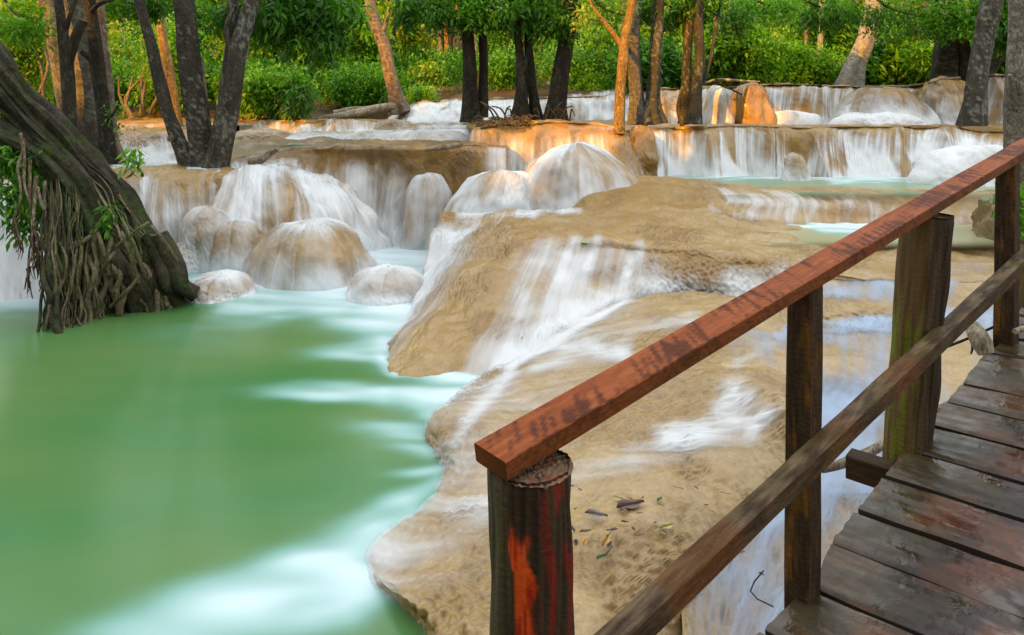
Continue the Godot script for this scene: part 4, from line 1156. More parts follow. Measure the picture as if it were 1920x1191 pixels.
func footbridge() -> void:
	var o := thing("footbridge", "wooden footbridge with plank deck, round posts and a red sawn handrail", "footbridge", spot(0.95, 1.64, 2.33))
	var mb := MB.new()
	var across := Vector3(0.631, 0, 0.776)
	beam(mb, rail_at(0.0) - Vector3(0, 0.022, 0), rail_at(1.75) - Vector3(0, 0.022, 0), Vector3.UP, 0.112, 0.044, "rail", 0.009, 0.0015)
	tag(part("handrail", mb.mesh(mats.timber), o), "red sawn handrail with dark saw marks", "")
	mb = MB.new()
	var e0 := spot(0.960, 1.10, 2.27) + across * 0.033 - Vector3(0, 0.032, 0)
	var e1 := spot(2.54, 0.784, 3.55) + across * 0.033 - Vector3(0, 0.032, 0)
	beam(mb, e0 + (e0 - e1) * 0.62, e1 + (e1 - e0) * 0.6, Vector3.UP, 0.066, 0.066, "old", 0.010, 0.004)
	tag(part("lower_rail", mb.mesh(mats.timber), o), "dark weathered lower rail", "")
	for s in [[rail_at(0.4138), 1.64, 0.088], [rail_at(1.066), 1.244, 0.092], [rail_at(1.62), 0.90, 0.09]]:
		mb = MB.new()
		var top: Vector3 = s[0] - Vector3(0, 0.046, 0)
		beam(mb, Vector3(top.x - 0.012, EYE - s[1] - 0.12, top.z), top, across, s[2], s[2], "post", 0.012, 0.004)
		part("square_post", mb.mesh(mats.timber), o)
	# the round post at the near end
	mb = MB.new()
	log_post(mb, spot(0.05, 1.9, 1.55), spot(0.043, 0.794, 1.55), 0.088, 0.091, "red")
	disc(mb, spot(0.043, 0.800, 1.55), 0.094, Vector3.UP)
	tag(part("round_post", mb.mesh(mats.timber), o), "blackened round end post with a bare red strip", "")
	mb = MB.new()
	log_post(mb, spot(1.655, 2.2, 3.0), spot(1.815, 0.462, 3.03), 0.084, 0.102, "moss")
	disc(mb, spot(1.815, 0.470, 3.03), 0.104, Vector3(0.12, 1, 0).normalized())
	tag(part("round_post", mb.mesh(mats.timber), o), "leaning mossy round post", "")
	mb = MB.new()
	log_post(mb, at(1905, 700, 4.3), at(1936, 470, 4.4), 0.06, 0.055, "moss")
	part("brace", mb.mesh(mats.timber), o)
	# deck planks: their left ends in the photograph, on the plane of the deck
	var p0 := spot(0.95, 1.64, 2.33)
	var u := (spot(2.56, 1.244, 3.675) - p0).normalized()
	var v := Vector3(0.747, 0.006, 0.665).normalized()
	var n := v.cross(u)
	if n.y < 0: n = -n
	n = n.normalized()
	var ends := [[1285, 1420], [1332, 1320], [1422, 1176], [1527, 1102], [1555, 1016], [1609, 956], [1657, 891], [1700, 844], [1740, 796], [1775, 752], [1804, 717], [1851, 658], [1893, 632], [1895, 606], [1905, 590], [1918, 576], [1935, 562], [1950, 550], [1965, 540]]
	var places := []
	for e in ends:
		var ray := (at(e[0], e[1], 1.0) - Vector3(0, EYE, 0)).normalized()
		var t := (p0 - Vector3(0, EYE, 0)).dot(n) / ray.dot(n)
		var q := Vector3(0, EYE, 0) + ray * t - p0
		var cross_v := q - v * q.dot(v)
		var s := q.dot((u - v * u.dot(v)).normalized()) / (u - v * u.dot(v)).length()
		places.append(Vector2(s, (q - u * s).dot(v)))
	var last := -9.0
	for k in places.size():
		places[k].x = maxf(places[k].x, last + 0.09)
		last = places[k].x
	for k in places.size() - 1:
		mb = MB.new()
		var a: Vector2 = places[k]
		var b: Vector2 = places[k + 1]
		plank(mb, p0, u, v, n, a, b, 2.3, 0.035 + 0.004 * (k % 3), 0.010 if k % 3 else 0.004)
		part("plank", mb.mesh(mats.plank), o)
	mb = MB.new()
	beam(mb, p0 + u * -2.0 + v * 0.16 - n * 0.115, p0 + u * 3.6 + v * 0.16 - n * 0.115, Vector3.UP, 0.10, 0.14, "post", 0.03, 0.004)
	part("stringer", mb.mesh(mats.timber), o)
	mb = MB.new()
	beam(mb, at(1592, 868, 3.0), at(1592, 868, 3.0) + Vector3(0.747, 0.0, 0.665) * 0.17, Vector3.UP, 0.095, 0.10, "post", 0.02, 0.004)
	part("joist", mb.mesh(mats.timber), o)


func plank(mb: MB, p0: Vector3, u: Vector3, v: Vector3, n: Vector3, a: Vector2, b: Vector2, length: float, thick: float, gap: float) -> void:
	var nu := 90
	var nv := 16
	var rise := rng.randf_range(-0.004, 0.005)
	var tilt := rng.randf_range(-0.02, 0.02)
	var pts := PackedVector3Array()
	var uv := PackedVector2Array()
	var col := PackedColorArray()
	var s0 := a.x + gap
	var s1 := b.x - gap
	for j in nv:
		var t := j / (nv - 1.0)
		var round_off := 0.0
		if j == 0 or j == nv - 1: round_off = 0.006
		for i in nu:
			var f := i / (nu - 1.0)
			var start := lerpf(a.y, b.y, 0.25 + 0.5 * t) + 0.005 * n1.get_noise_2d(t * 3.0, a.x * 9.0)
			var along := f * f * length
			var s := lerpf(s0, s1, t) + 0.004 * n1.get_noise_2d(along * 2.5, a.x * 7.0 + t * 2.0)
			var up := rise + tilt * (t - 0.5) * 0.2 - round_off + 0.0035 * n1.get_noise_2d(along * 3.0, t * 7.0 + a.x * 5.0) + 0.002 * n1.get_noise_2d(along * 2.0, t * 60.0 + a.x * 30.0)
			if i == 0: up -= 0.006
			var p := p0 + u * s + v * (start + along) + n * up
			pts.append(p)
			uv.append(Vector2(along, s))
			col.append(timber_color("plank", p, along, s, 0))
	# rows run along u; flip them so that the face looks up
	var flipped := PackedVector3Array()
	var fcol := PackedColorArray()
	for j in nv:
		for i in nu:
			flipped.append(pts[(nv - 1 - j) * nu + i])
			fcol.append(col[(nv - 1 - j) * nu + i])
	emit(mb, flipped, nu, nv, false, uv, fcol)
	var o := 0
	for e in 2:                                               # long edges
		var q := PackedVector3Array()
		var c := PackedColorArray()
		var j := 0 if e == 0 else nv - 1
		for i in nu: q.append(flipped[(nv - 1 if e == 0 else 0) * nu + i])
		for i in nu: q.append(flipped[(nv - 1 if e == 0 else 0) * nu + i] - n * thick)
		for i in nu * 2: c.append(Color(0.045, 0.032, 0.024))
		emit(mb, q, nu, 2, false, uv.slice(0, nu * 2), c)
	var q2 := PackedVector3Array()
	var c2 := PackedColorArray()
	for j in nv: q2.append(flipped[j * nu])
	for j in nv: q2.append(flipped[j * nu] - n * thick)
	for j in nv * 2: c2.append(Color(0.06, 0.045, 0.028))
	emit(mb, q2, nv, 2, false, uv.slice(0, nv * 2), c2)


# ---------------------------------------------------------------- the leaning fig tree

func fig_tree() -> void:
	var o := thing("fig_tree", "big dark leaning fig tree with hanging roots at the left pool edge", "tree", on_level(215, 575, 0.0))
	var mb := MB.new()
	tube(mb, stem([[278, 606, 8.45, 50], [254, 520, 8.5, 56], [218, 440, 8.55, 47], [172, 355, 8.6, 41], [110, 272, 8.65, 37], [30, 187, 8.7, 33], [-26, 110, 8.8, 32], [-96, 10, 9.0, 32], [-210, -160, 9.2, 32]]), "fig", 64, 0.045, 0.12, 0.25, 0.30)
	part("trunk", mb.mesh(mats.bark), o)
	mb = MB.new()
	tube(mb, stem([[165, 590, 8.25, 46], [180, 480, 8.3, 44], [160, 390, 8.35, 34], [112, 318, 8.4, 28], [40, 268, 8.5, 25], [-40, 236, 8.6, 25], [-170, 180, 8.9, 25]]), "fig", 44, 0.05, 0.12, 0.0, 0.25)
	part("limb", mb.mesh(mats.bark), o)
	mb = MB.new()
	tube(mb, stem([[185, 580, 8.7, 36], [165, 500, 8.8, 32], [110, 410, 8.9, 27], [55, 335, 9.0, 25], [0, 275, 9.1, 25], [-90, 200, 9.3, 30]]), "fig", 36, 0.05, 0.12, 0.0, 0.25)
	part("limb", mb.mesh(mats.bark), o)
	# soil and root mass at the foot
	for k in 5:
		mb = MB.new()
		var x0: float = [318, 340, 150, 200, 290][k]
		var x1: float = [352, 372, 112, 150, 330][k]
		var y1: float = [548, 560, 612, 600, 572][k]
		tube(mb, stem([[x0 - (40 if k < 2 else 0), 440, 8.3, 16], [x0 - 10, 500, 8.25, 17], [x0, 535, 8.2, 15], [x1, y1 - 4, F * EYE / (y1 - 200.0), 12], [x1 + (x1 - x0) * 0.4, y1 + 16, F * EYE / (y1 - 200.0), 8]]), "fig", 14, 0.05, 0.25)
		part("buttress_root", mb.mesh(mats.bark), o)
	# roots that clasp the trunk and drop to the water
	for k in 120:
		var t := rng.randf()
		var y0 := rng.randf_range(300, 505)
		var edge := 135.0 + (y0 - 300.0) * 0.66               # the right edge of the trunk at that height
		var x0 := lerpf(92.0, edge, pow(t, 1.1)) + rng.randf_range(-8, 4)
		if x0 < 130.0: y0 = maxf(y0, 250.0 + (130.0 - x0) * 2.2)
		var slope := 0.62 * smoothstep(150.0, 290.0, x0)
		var x1 := x0 + rng.randf_range(-16, 16) + slope * (575.0 - y0) * 0.8
		var y1 := lerpf(618, 552, clampf((x1 - 100.0) / 250.0, 0, 1)) + rng.randf_range(-6, 4)
		var d1 := F * EYE / (y1 - 200.0)
		if k % 4 == 0: d1 = minf(d1, 8.0)
		var r := rng.randf_range(0.9, 2.6)
		if k % 8 == 0: r = 5.0
		var pts := []
		for q in 9:
			var s := q / 8.0
			pts.append([lerpf(x0, x1, s) + 13.0 * n1.get_noise_2d(s * 2.6, k * 7.0), lerpf(y0, y1 + 6.0, s), lerpf(8.46, d1, pow(s, 0.62)) - 0.10 * sin(PI * s) + 0.10 * n1.get_noise_2d(s * 2.4 + 9.0, k * 5.0), r * smoothstep(-0.02, 0.22, s) * (0.75 + 0.45 * s)])
		mb = MB.new()
		tube(mb, stem(pts), "root" if k % 3 else "fig", 8, 0.06, 0.14)
		part("root", mb.mesh(mats.bark), o)
	# slim roots that run down the bark of the trunk itself
	var axis := [[606, 278, 50, 8.45], [520, 254, 56, 8.5], [440, 218, 47, 8.55], [355, 172, 41, 8.6], [272, 110, 37, 8.65], [187, 30, 33, 8.7]]
	for k in 44:
		var phi := rng.randf_range(0.15, 2.7)
		var start := rng.randf_range(1.0, 4.4)
		var stop := rng.randf_range(-0.1, 0.5)
		var r := rng.randf_range(0.9, 2.4) if k % 7 else 4.2
		var pts := []
		for q in 12:
			var s := q / 11.0
			var u := clampf(lerpf(start, stop, s), 0.0, 4.9)
			var i := int(u)
			var f := u - i
			var cx := lerpf(axis[i][1], axis[i + 1][1], f)
			var cy := lerpf(axis[i][0], axis[i + 1][0], f)
			var cr := lerpf(axis[i][2], axis[i + 1][2], f) * 1.06
			var cd := lerpf(axis[i][3], axis[i + 1][3], f)
			var turn := phi + 0.35 * n1.get_noise_2d(s * 2.5, k * 4.0) + 0.12 * sin(s * 9.0 + k)
			var drop := 30.0 if q == 11 else 0.0
			pts.append([cx + cos(turn) * cr * 0.94, cy - cos(turn) * cr * 0.34 + drop, cd - sin(turn) * cr / F * cd - 0.01, r * (0.5 + 0.8 * s) * smoothstep(-0.02, 0.12, s)])
		mb = MB.new()
		tube(mb, stem(pts), ["root", "root", "fig", "stick"][k % 4], 7, 0.06, 0.16)
		part("root", mb.mesh(mats.bark), o)
	for k in 13:                                              # crossing roots
		var x0 := rng.randf_range(130, 300)
		var y0 := rng.randf_range(400, 520)
		var dx := rng.randf_range(-60, 60)
		var dy := rng.randf_range(30, 110)
		mb = MB.new()
		tube(mb, stem([[x0, y0, 7.95, 3], [x0 + dx * 0.4, y0 + dy * 0.35, 7.85, 4], [x0 + dx, minf(y0 + dy, 575), 7.95, 4]]), "root", 8, 0.06, 0.14)
		part("root", mb.mesh(mats.bark), o)
	# hanging roots with tassels on the left
	for k in 9:
		var x0: float = [38, 45, 52, 62, 75, 84, 92, 100, 108][k]
		var y0: float = [250, 260, 300, 330, 350, 340, 420, 430, 440][k]
		var y1: float = [470, 560, 540, 505, 530, 612, 520, 560, 590][k]
		var pts := []
		for q in 8:
			var s := q / 7.0
			pts.append([x0 + 12.0 * n1.get_noise_2d(s * 2.0, k * 3.0) + (14.0 * s if k == 1 or k == 5 else 0.0), lerpf(y0, y1, s), 8.05 + 0.1 * n1.get_noise_2d(s, k * 9.0), lerpf(3.4, 1.3, s)])
		mb = MB.new()
		tube(mb, stem(pts), "stick", 7, 0.05, 0.2)
		var hang := part("hanging_root", mb.mesh(mats.bark), o)
		if k in [0, 2, 3, 4, 6]:
			var tas := MB.new()
			for q in 26:
				var s := rng.randf_range(0.55, 0.98)
				var yy := lerpf(y0, y1, s)
				var xx := x0 + 12.0 * n1.get_noise_2d(s * 2.0, k * 3.0) + rng.randf_range(-4, 4)
				tube(tas, stem([[xx, yy, 8.05, 1.3], [xx + rng.randf_range(-5, 5), yy + 10, 8.03, 1.0], [xx + rng.randf_range(-7, 7), yy + 24, 8.05, 0.6]]), "wet", 4, 0.06, 0.3)
			part("tassel", tas.mesh(mats.bark), hang)
	foliage(o, "sprigs", [blob(20, 300, 8.4, 36, 30, 34), blob(30, 225, 9.0, 40, 26, 26), blob(-10, 170, 9.2, 40, 22, 20), blob(55, 400, 8.6, 34, 60, 36), blob(10, 262, 8.6, 30, 14, 14), blob(90, 330, 8.8, 22, 30, 10), blob(195, 410, 8.1, 10, 20, 6), blob(40, 350, 8.3, 30, 46, 40), blob(70, 290, 8.4, 26, 22, 20), blob(250, 300, 8.6, 12, 16, 5)], 2, 0.55, ["mid", "bright", "dark"])


# ---------------------------------------------------------------- trees one can tell apart

# limbs: lists like the trunk's; crown: blobs
func tree(label: String, kind: String, trunk: Array, limbs: Array, crown: Array, leaf_kind := 0, size := 1.0, tones := ["mid", "dark"], group := "", flare := 0.35, called := "tree") -> Node3D:
	var f: Array = trunk[0]
	var o := thing(called, label, "tree", at(f[0], f[1], f[2]), group)
	part("trunk", wood(trunk, kind, 26, 0.055, 0.10, flare), o)
	for l in limbs:
		part("limb", wood(l, kind, 12, 0.10, 0.12), o)
	if crown.size(): foliage(o, "crown", crown, leaf_kind, size, tones)
	return o


func trees() -> void:
	var high := ["mid", "dark", "bright"]
	tree("pale grey trunk rising just behind the fig tree, lit amber low on its right side", "grey", [[128, 330, 13.6, 15], [126, 230, 13.6, 14], [112, 120, 13.6, 14], [98, 40, 13.7, 14], [82, -40, 13.8, 14], [60, -260, 14, 12]], [], [blob(60, -230, 14, 190, 90, 90)], 0, 1.3, high)
	tree("thin dark forked trunk close behind the fig tree", "dark", [[138, 330, 11.8, 12], [130, 240, 11.9, 12], [127, 150, 12, 11], [122, 90, 12, 10], [112, 20, 12, 8], [100, -80, 12, 7]], [[[127, 120, 12, 9], [142, 70, 11.9, 9], [156, 38, 11.9, 8]], [[122, 60, 12, 5], [134, 20, 12, 4], [150, -30, 12, 3]]], [blob(110, -150, 12, 120, 70, 40)], 3, 1.0, high)
	tree("thick mottled grey trunk with amber sun spots behind the fig tree", "grey", [[182, 330, 14.2, 26], [172, 240, 14.2, 22], [160, 130, 14.3, 21], [148, 30, 14.4, 20], [138, -60, 14.5, 19], [120, -280, 15, 16]], [], [blob(110, -260, 15, 210, 100, 90)], 0, 1.3, high)
	tree("dark slender trunk with stubs left of the short white fall", "dark", [[203, 312, 12.6, 14], [197, 240, 12.6, 12], [186, 150, 12.7, 12], [176, 70, 12.7, 12], [166, -10, 12.8, 11], [150, -200, 13, 9]], [[[184, 130, 12.7, 7], [168, 108, 12.6, 6], [150, 96, 12.5, 4]], [[172, 20, 12.7, 5], [190, 5, 12.5, 4], [215, 0, 12.3, 2]], [[196, 232, 12.6, 4], [212, 214, 12.4, 3], [222, 196, 12.3, 2]]], [blob(150, -190, 13, 150, 80, 50), blob(215, 205, 12.3, 22, 30, 10)], 3, 0.8, high)
	tree("brown trunk with a pink flared foot at the edge of the foaming ledge pool", "pink", [[213, 312, 13.0, 16], [206, 250, 13.0, 12], [198, 150, 13.0, 11], [188, 60, 13.1, 11], [178, -40, 13.2, 10]], [], [], 0, 1.0, high, "", 0.7)
	tree("thin leaning trunk with a sawn stub, first of the three trunks on the foaming ledge", "lichen", [[357, 322, 12.0, 13], [338, 275, 12.0, 12], [318, 220, 12.0, 11], [298, 150, 12.0, 11], [282, 80, 12.0, 10], [262, 5, 12.0, 9], [240, -90, 12.1, 8]], [[[334, 262, 12.0, 6], [324, 259, 11.85, 6], [319, 260, 11.75, 6]]], [blob(230, -150, 12, 130, 70, 40)], 3, 1.0, high, "trunks on the foaming ledge", 0.25)
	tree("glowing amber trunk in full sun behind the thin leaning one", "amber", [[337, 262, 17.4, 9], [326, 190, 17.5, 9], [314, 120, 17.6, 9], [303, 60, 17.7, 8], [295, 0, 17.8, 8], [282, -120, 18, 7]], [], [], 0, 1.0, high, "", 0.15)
	tree("stout lichen-spotted trunk in the middle of the foaming ledge", "lichen", [[386, 318, 12.1, 23], [376, 260, 12.1, 20], [365, 190, 12.1, 20], [356, 110, 12.2, 20], [347, 30, 12.2, 19], [338, -60, 12.3, 18], [330, -260, 12.5, 15]], [], [blob(330, -230, 12.5, 170, 80, 70)], 0, 1.2, high, "trunks on the foaming ledge", 0.2)
	tree("broken bare trunk leaning behind the stout lichen-spotted one", "drift", [[387, 262, 13.2, 8], [382, 200, 13.2, 8], [377, 140, 13.2, 7], [374, 108, 13.2, 6]], [], [], 0, 1.0, high, "", 0.1, "dead_tree")
	tree("forked lichen-white trunk at the right end of the foaming ledge", "lichen", [[402, 325, 11.8, 20], [414, 280, 11.8, 18], [424, 225, 11.8, 20], [434, 170, 11.8, 18], [446, 100, 11.8, 16], [462, 40, 11.9, 15], [480, -20, 12, 14], [520, -160, 12.2, 12]], [[[418, 240, 11.85, 13], [422, 170, 11.95, 11], [430, 110, 12.0, 11], [436, 40, 12.0, 10], [436, -50, 12.1, 9]], [[440, 110, 11.8, 6], [424, 60, 11.8, 5], [440, 10, 11.8, 4]]], [blob(520, -150, 12.2, 170, 80, 70), blob(560, 42, 12.8, 80, 72, 130), blob(500, 20, 12.6, 70, 40, 60), blob(612, 20, 13.2, 60, 40, 50)], 2, 1.0, ["dark", "dark", "mid"], "trunks on the foaming ledge", 0.25)
	tree("pinkish leaning trunk standing on the log at the back", "pink", [[750, 212, 19.3, 15], [738, 165, 19.3, 12], [728, 120, 19.3, 11], [716, 75, 19.4, 11], [702, 40, 19.5, 11], [694, -10, 19.6, 10], [690, -120, 20, 9]], [[[712, 70, 19.4, 5], [722, 50, 19.4, 4], [730, 20, 19.5, 3]]], [blob(690, -160, 20, 130, 70, 60)], 0, 1.3, high, "", 0.5)
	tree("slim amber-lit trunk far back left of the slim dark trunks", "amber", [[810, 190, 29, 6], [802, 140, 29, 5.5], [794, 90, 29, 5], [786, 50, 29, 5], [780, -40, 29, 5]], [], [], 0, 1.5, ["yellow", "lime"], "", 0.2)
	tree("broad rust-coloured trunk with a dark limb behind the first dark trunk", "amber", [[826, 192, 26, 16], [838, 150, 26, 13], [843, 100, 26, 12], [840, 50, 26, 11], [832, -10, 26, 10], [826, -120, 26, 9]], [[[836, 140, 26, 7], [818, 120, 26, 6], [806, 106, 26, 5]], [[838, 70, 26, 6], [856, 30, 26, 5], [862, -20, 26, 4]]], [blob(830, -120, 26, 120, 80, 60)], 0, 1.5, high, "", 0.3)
	# the slim dark trunks in the middle
	var slim := "slim dark trunks on the central ledge"
	tree("straight thick dark trunk, first from the left on the central ledge", "dark", [[884, 228, 15.4, 15], [882, 180, 15.4, 12.5], [880, 120, 15.4, 12], [876, 50, 15.5, 12], [872, -10, 15.5, 12], [868, -200, 15.8, 10]], [], [blob(860, -30, 15.6, 110, 55, 90), blob(868, -200, 15.8, 190, 90, 80)], 2, 1.1, high, slim, 0.4)
	tree("thin dark trunk that forks near the top, second on the central ledge", "dark", [[903, 220, 15.6, 9], [906, 160, 15.6, 8], [907, 110, 15.6, 8], [905, 60, 15.6, 8], [900, 10, 15.7, 6], [894, -90, 15.8, 5]], [[[906, 66, 15.6, 5], [912, 20, 15.6, 5], [916, -60, 15.7, 4]], [[908, 56, 15.6, 3.5], [934, 54, 15.3, 3], [962, 50, 15.2, 2.5]]], [blob(900, -60, 15.7, 100, 60, 50)], 3, 1.1, high, slim, 0.35)
	tree("slim trunk with exposed roots and a crossing branch, third on the central ledge", "dark", [[974, 226, 14.9, 12], [977, 170, 14.9, 9], [975, 110, 15, 7.5], [970, 50, 15, 7], [964, -20, 15, 6], [960, -120, 15.2, 5]], [[[978, 140, 14.9, 5], [990, 100, 15.0, 5], [996, 60, 15.1, 4], [1000, 0, 15.2, 3]]], [blob(962, 10, 15, 70, 40, 40), blob(955, -90, 15.2, 130, 70, 70)], 0, 1.1, high, slim, 0.7)
	tree("slim trunk standing between the one with roots and the leaning one", "dark", [[1008, 228, 15.1, 10], [1001, 180, 15.1, 8], [994, 120, 15.1, 8], [990, 70, 15.2, 7], [994, 20, 15.3, 6], [1000, -80, 15.4, 5]], [[[985, 226, 15.0, 8], [984, 190, 15.0, 6], [990, 120, 15.1, 5]]], [blob(1010, 10, 15.3, 80, 36, 44)], 0, 1.1, high, slim, 0.5)
	tree("dark trunk leaning right, last of the slim trunks on the central ledge", "dark", [[1038, 230, 14.8, 17], [1044, 190, 14.8, 14.5], [1052, 140, 14.8, 14], [1061, 80, 14.9, 13.5], [1067, 30, 14.9, 13], [1076, -60, 15, 12], [1090, -220, 15.3, 10]], [], [blob(1080, 18, 14.9, 90, 40, 76), blob(1090, -130, 15.2, 180, 90, 90)], 0, 1.15, high, slim, 0.45)
	tree("white sunlit trunk far behind the leaning dark one", "pale", [[1014, 172, 27, 6], [1012, 140, 27, 6], [1011, 110, 27, 6], [1012, 80, 27, 5], [1012, -30, 27, 5]], [], [], 0, 1.4, high, "", 0.2)
	tree("pale straight trunk far back between the dark trunks", "pale", [[940, 188, 30, 4], [939, 150, 30, 4], [938, 110, 30, 4], [937, -20, 30, 4]], [], [], 0, 1.4, high, "", 0.1)
	tree("broad grey trunk in shade far back between the dark trunks", "grey", [[927, 188, 31, 9], [927, 150, 31, 8], [930, 110, 31, 8], [930, -20, 31, 7]], [], [], 0, 1.4, high, "", 0.2)
	# amber-lit trunks
	var amber := "amber-lit trunks on the edge of the right ledge"
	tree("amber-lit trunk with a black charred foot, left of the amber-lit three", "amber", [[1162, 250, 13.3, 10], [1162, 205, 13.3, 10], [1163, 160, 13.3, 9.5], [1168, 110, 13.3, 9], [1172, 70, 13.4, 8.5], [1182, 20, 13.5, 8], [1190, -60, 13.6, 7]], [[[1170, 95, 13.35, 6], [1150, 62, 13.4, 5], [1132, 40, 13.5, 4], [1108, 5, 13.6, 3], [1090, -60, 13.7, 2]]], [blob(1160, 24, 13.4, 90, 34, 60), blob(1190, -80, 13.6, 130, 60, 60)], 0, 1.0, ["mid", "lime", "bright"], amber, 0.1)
	tree("grey trunk lit amber on its lower half, middle of the amber-lit three", "grey", [[1198, 232, 14.3, 16], [1193, 180, 14.3, 12], [1189, 130, 14.3, 11.5], [1188, 80, 14.3, 11], [1190, 20, 14.4, 10], [1196, -60, 14.5, 9], [1200, -220, 14.8, 8]], [[[1196, 200, 14.2, 8], [1206, 215, 14.1, 10], [1214, 232, 14.0, 9]]], [blob(1200, -190, 14.8, 150, 70, 60)], 0, 1.2, high, amber, 0.35)
	tree("tall mottled trunk with a buttress, right of the amber-lit three", "lichen", [[1226, 232, 14.2, 17], [1223, 190, 14.2, 12], [1227, 140, 14.2, 11], [1230, 90, 14.2, 11], [1234, 30, 14.3, 10.5], [1238, -50, 14.4, 10], [1240, -220, 14.8, 8]], [[[1225, 196, 14.2, 9], [1212, 212, 14.1, 11], [1202, 234, 14.0, 10]]], [blob(1250, -180, 14.8, 170, 80, 70)], 0, 1.2, high, amber, 0.4)
	tree("slim lichened trunk left of a close pair at the ledge edge", "lichen", [[1287, 232, 14.6, 11], [1286, 170, 14.6, 8.5], [1289, 100, 14.6, 8], [1292, 30, 14.7, 8], [1290, -50, 14.8, 7]], [[[1282, 234, 14.5, 7], [1272, 200, 14.6, 4], [1284, 150, 14.6, 3]]], [blob(1270, 5, 14.8, 70, 30, 30)], 0, 1.1, high, "close pair of trunks", 0.5)
	tree("slim lichened trunk right of a close pair at the ledge edge", "lichen", [[1300, 232, 14.3, 11], [1306, 170, 14.3, 9], [1312, 100, 14.3, 9], [1310, 30, 14.4, 9], [1312, -50, 14.5, 8]], [[[1318, 160, 14.4, 4], [1334, 100, 14.5, 3.5], [1344, 40, 14.6, 3], [1356, -20, 14.7, 2.5]]], [blob(1350, 0, 14.7, 80, 34, 44)], 0, 1.1, ["dark", "mid"], "close pair of trunks", 0.5)
	# trunks along the back on the right
	tree("thin pale trunk above the topmost falls", "pale", [[1532, 168, 22, 5.5], [1536, 120, 22, 5], [1539, 60, 22, 5], [1541, 0, 22, 5], [1540, -100, 22, 4]], [], [], 0, 1.2, high, "", 0.3)
	tree("thin brown trunk left of the thin pale one", "stick", [[1508, 168, 23, 4.5], [1511, 110, 23, 4], [1512, 60, 23, 4], [1514, -60, 23, 3.5]], [], [blob(1505, 20, 23, 60, 60, 60)], 0, 1.3, ["dark", "mid"], "", 0.2)
	tree("thick white peeling trunk leaning right above the topmost falls", "pale", [[1592, 172, 20.5, 21], [1602, 130, 20.5, 16], [1618, 85, 20.5, 15], [1632, 40, 20.6, 14], [1640, 0, 20.7, 14], [1660, -140, 21, 12]], [], [blob(1660, -170, 21, 170, 80, 70)], 0, 1.4, high, "", 0.35)
	tree("grey trunk half hidden by leaves between the white trunk and the dark twin", "grey", [[1716, 164, 22, 12], [1722, 110, 22, 10], [1730, 60, 22, 10], [1736, 10, 22, 9], [1742, -90, 22, 8]], [[[1726, 90, 22, 5], [1706, 40, 22, 4], [1690, 0, 22, 3]]], [blob(1720, 30, 21.6, 70, 40, 60)], 0, 1.3, ["dark", "mid"], "", 0.2)
	tree("dark twin trunk twisting up from the craggy rock", "dark", [[1772, 160, 17.8, 22], [1776, 110, 17.8, 20], [1780, 60, 17.8, 18], [1776, 10, 17.9, 18], [1774, -80, 18, 16]], [[[1812, 168, 17.6, 14], [1808, 110, 17.6, 14], [1796, 60, 17.7, 15], [1788, 10, 17.8, 15], [1800, -60, 18, 12]]], [blob(1780, -110, 18, 190, 80, 90)], 0, 1.3, high, "", 0.3)
	tree("tall knotted trunk standing in the top pool in front of the craggy rock", "lichen", [[1822, 240, 14.6, 20], [1828, 190, 14.6, 17], [1836, 130, 14.6, 16], [1846, 70, 14.7, 16], [1856, 20, 14.7, 18], [1864, -20, 14.8, 17], [1880, -180, 15, 14]], [], [blob(1890, -150, 15, 170, 80, 80)], 0, 1.2, high, "", 0.3)
	tree("dark leaning limb behind the knotted trunk", "dark", [[1838, 150, 18, 12], [1862, 118, 18, 11], [1890, 85, 18, 10], [1930, 40, 18, 9], [1990, -40, 18, 8]], [], [], 0, 1.2, high, "", 0.1)
	tree("rough grey trunk at the right edge above the handrail", "grey", [[1918, 420, 10.2, 26], [1912, 270, 10.2, 24], [1908, 200, 10.2, 22], [1910, 130, 10.2, 20], [1914, 50, 10.3, 20], [1918, -40, 10.4, 20], [1925, -250, 10.6, 17]], [[[1903, 205, 10.1, 7], [1896, 160, 10.05, 6], [1894, 140, 10.0, 3]]], [blob(1940, -240, 10.6, 160, 80, 60)], 0, 1.1, high, "", 0.15)


# ---------------------------------------------------------------- the forest behind

func shrub(label: String, px: float, py: float, d: float, rx: float, ry: float, n: int, kind: int, size: float, tones: Array, group := "") -> void:
	var o := thing("shrub", label, "shrub", at(px, py + ry, d), group)
	for k in 3:
		part("stem", wood([[px + rng.randf_range(-0.3, 0.3) * rx, py + ry * 1.15, d, 3.5], [px + rng.randf_range(-0.4, 0.4) * rx, py + ry * 0.3, d, 2.6], [px + rng.randf_range(-0.6, 0.6) * rx, py - ry * 0.6, d, 1.2]], "stick", 7, 0.25), o)
	n = int(n * 2.2)
	var blobs := [blob(px, py, d, rx, ry, n * 0.5)]
	for k in 4:
		blobs.append(blob(px + rng.randf_range(-0.7, 0.7) * rx, py + rng.randf_range(-0.7, 0.5) * ry, d + rng.randf_range(-0.6, 0.3), rx * rng.randf_range(0.4, 0.6), ry * rng.randf_range(0.3, 0.55), n * 0.17))
	foliage(o, "leaves", blobs, kind, size, tones)


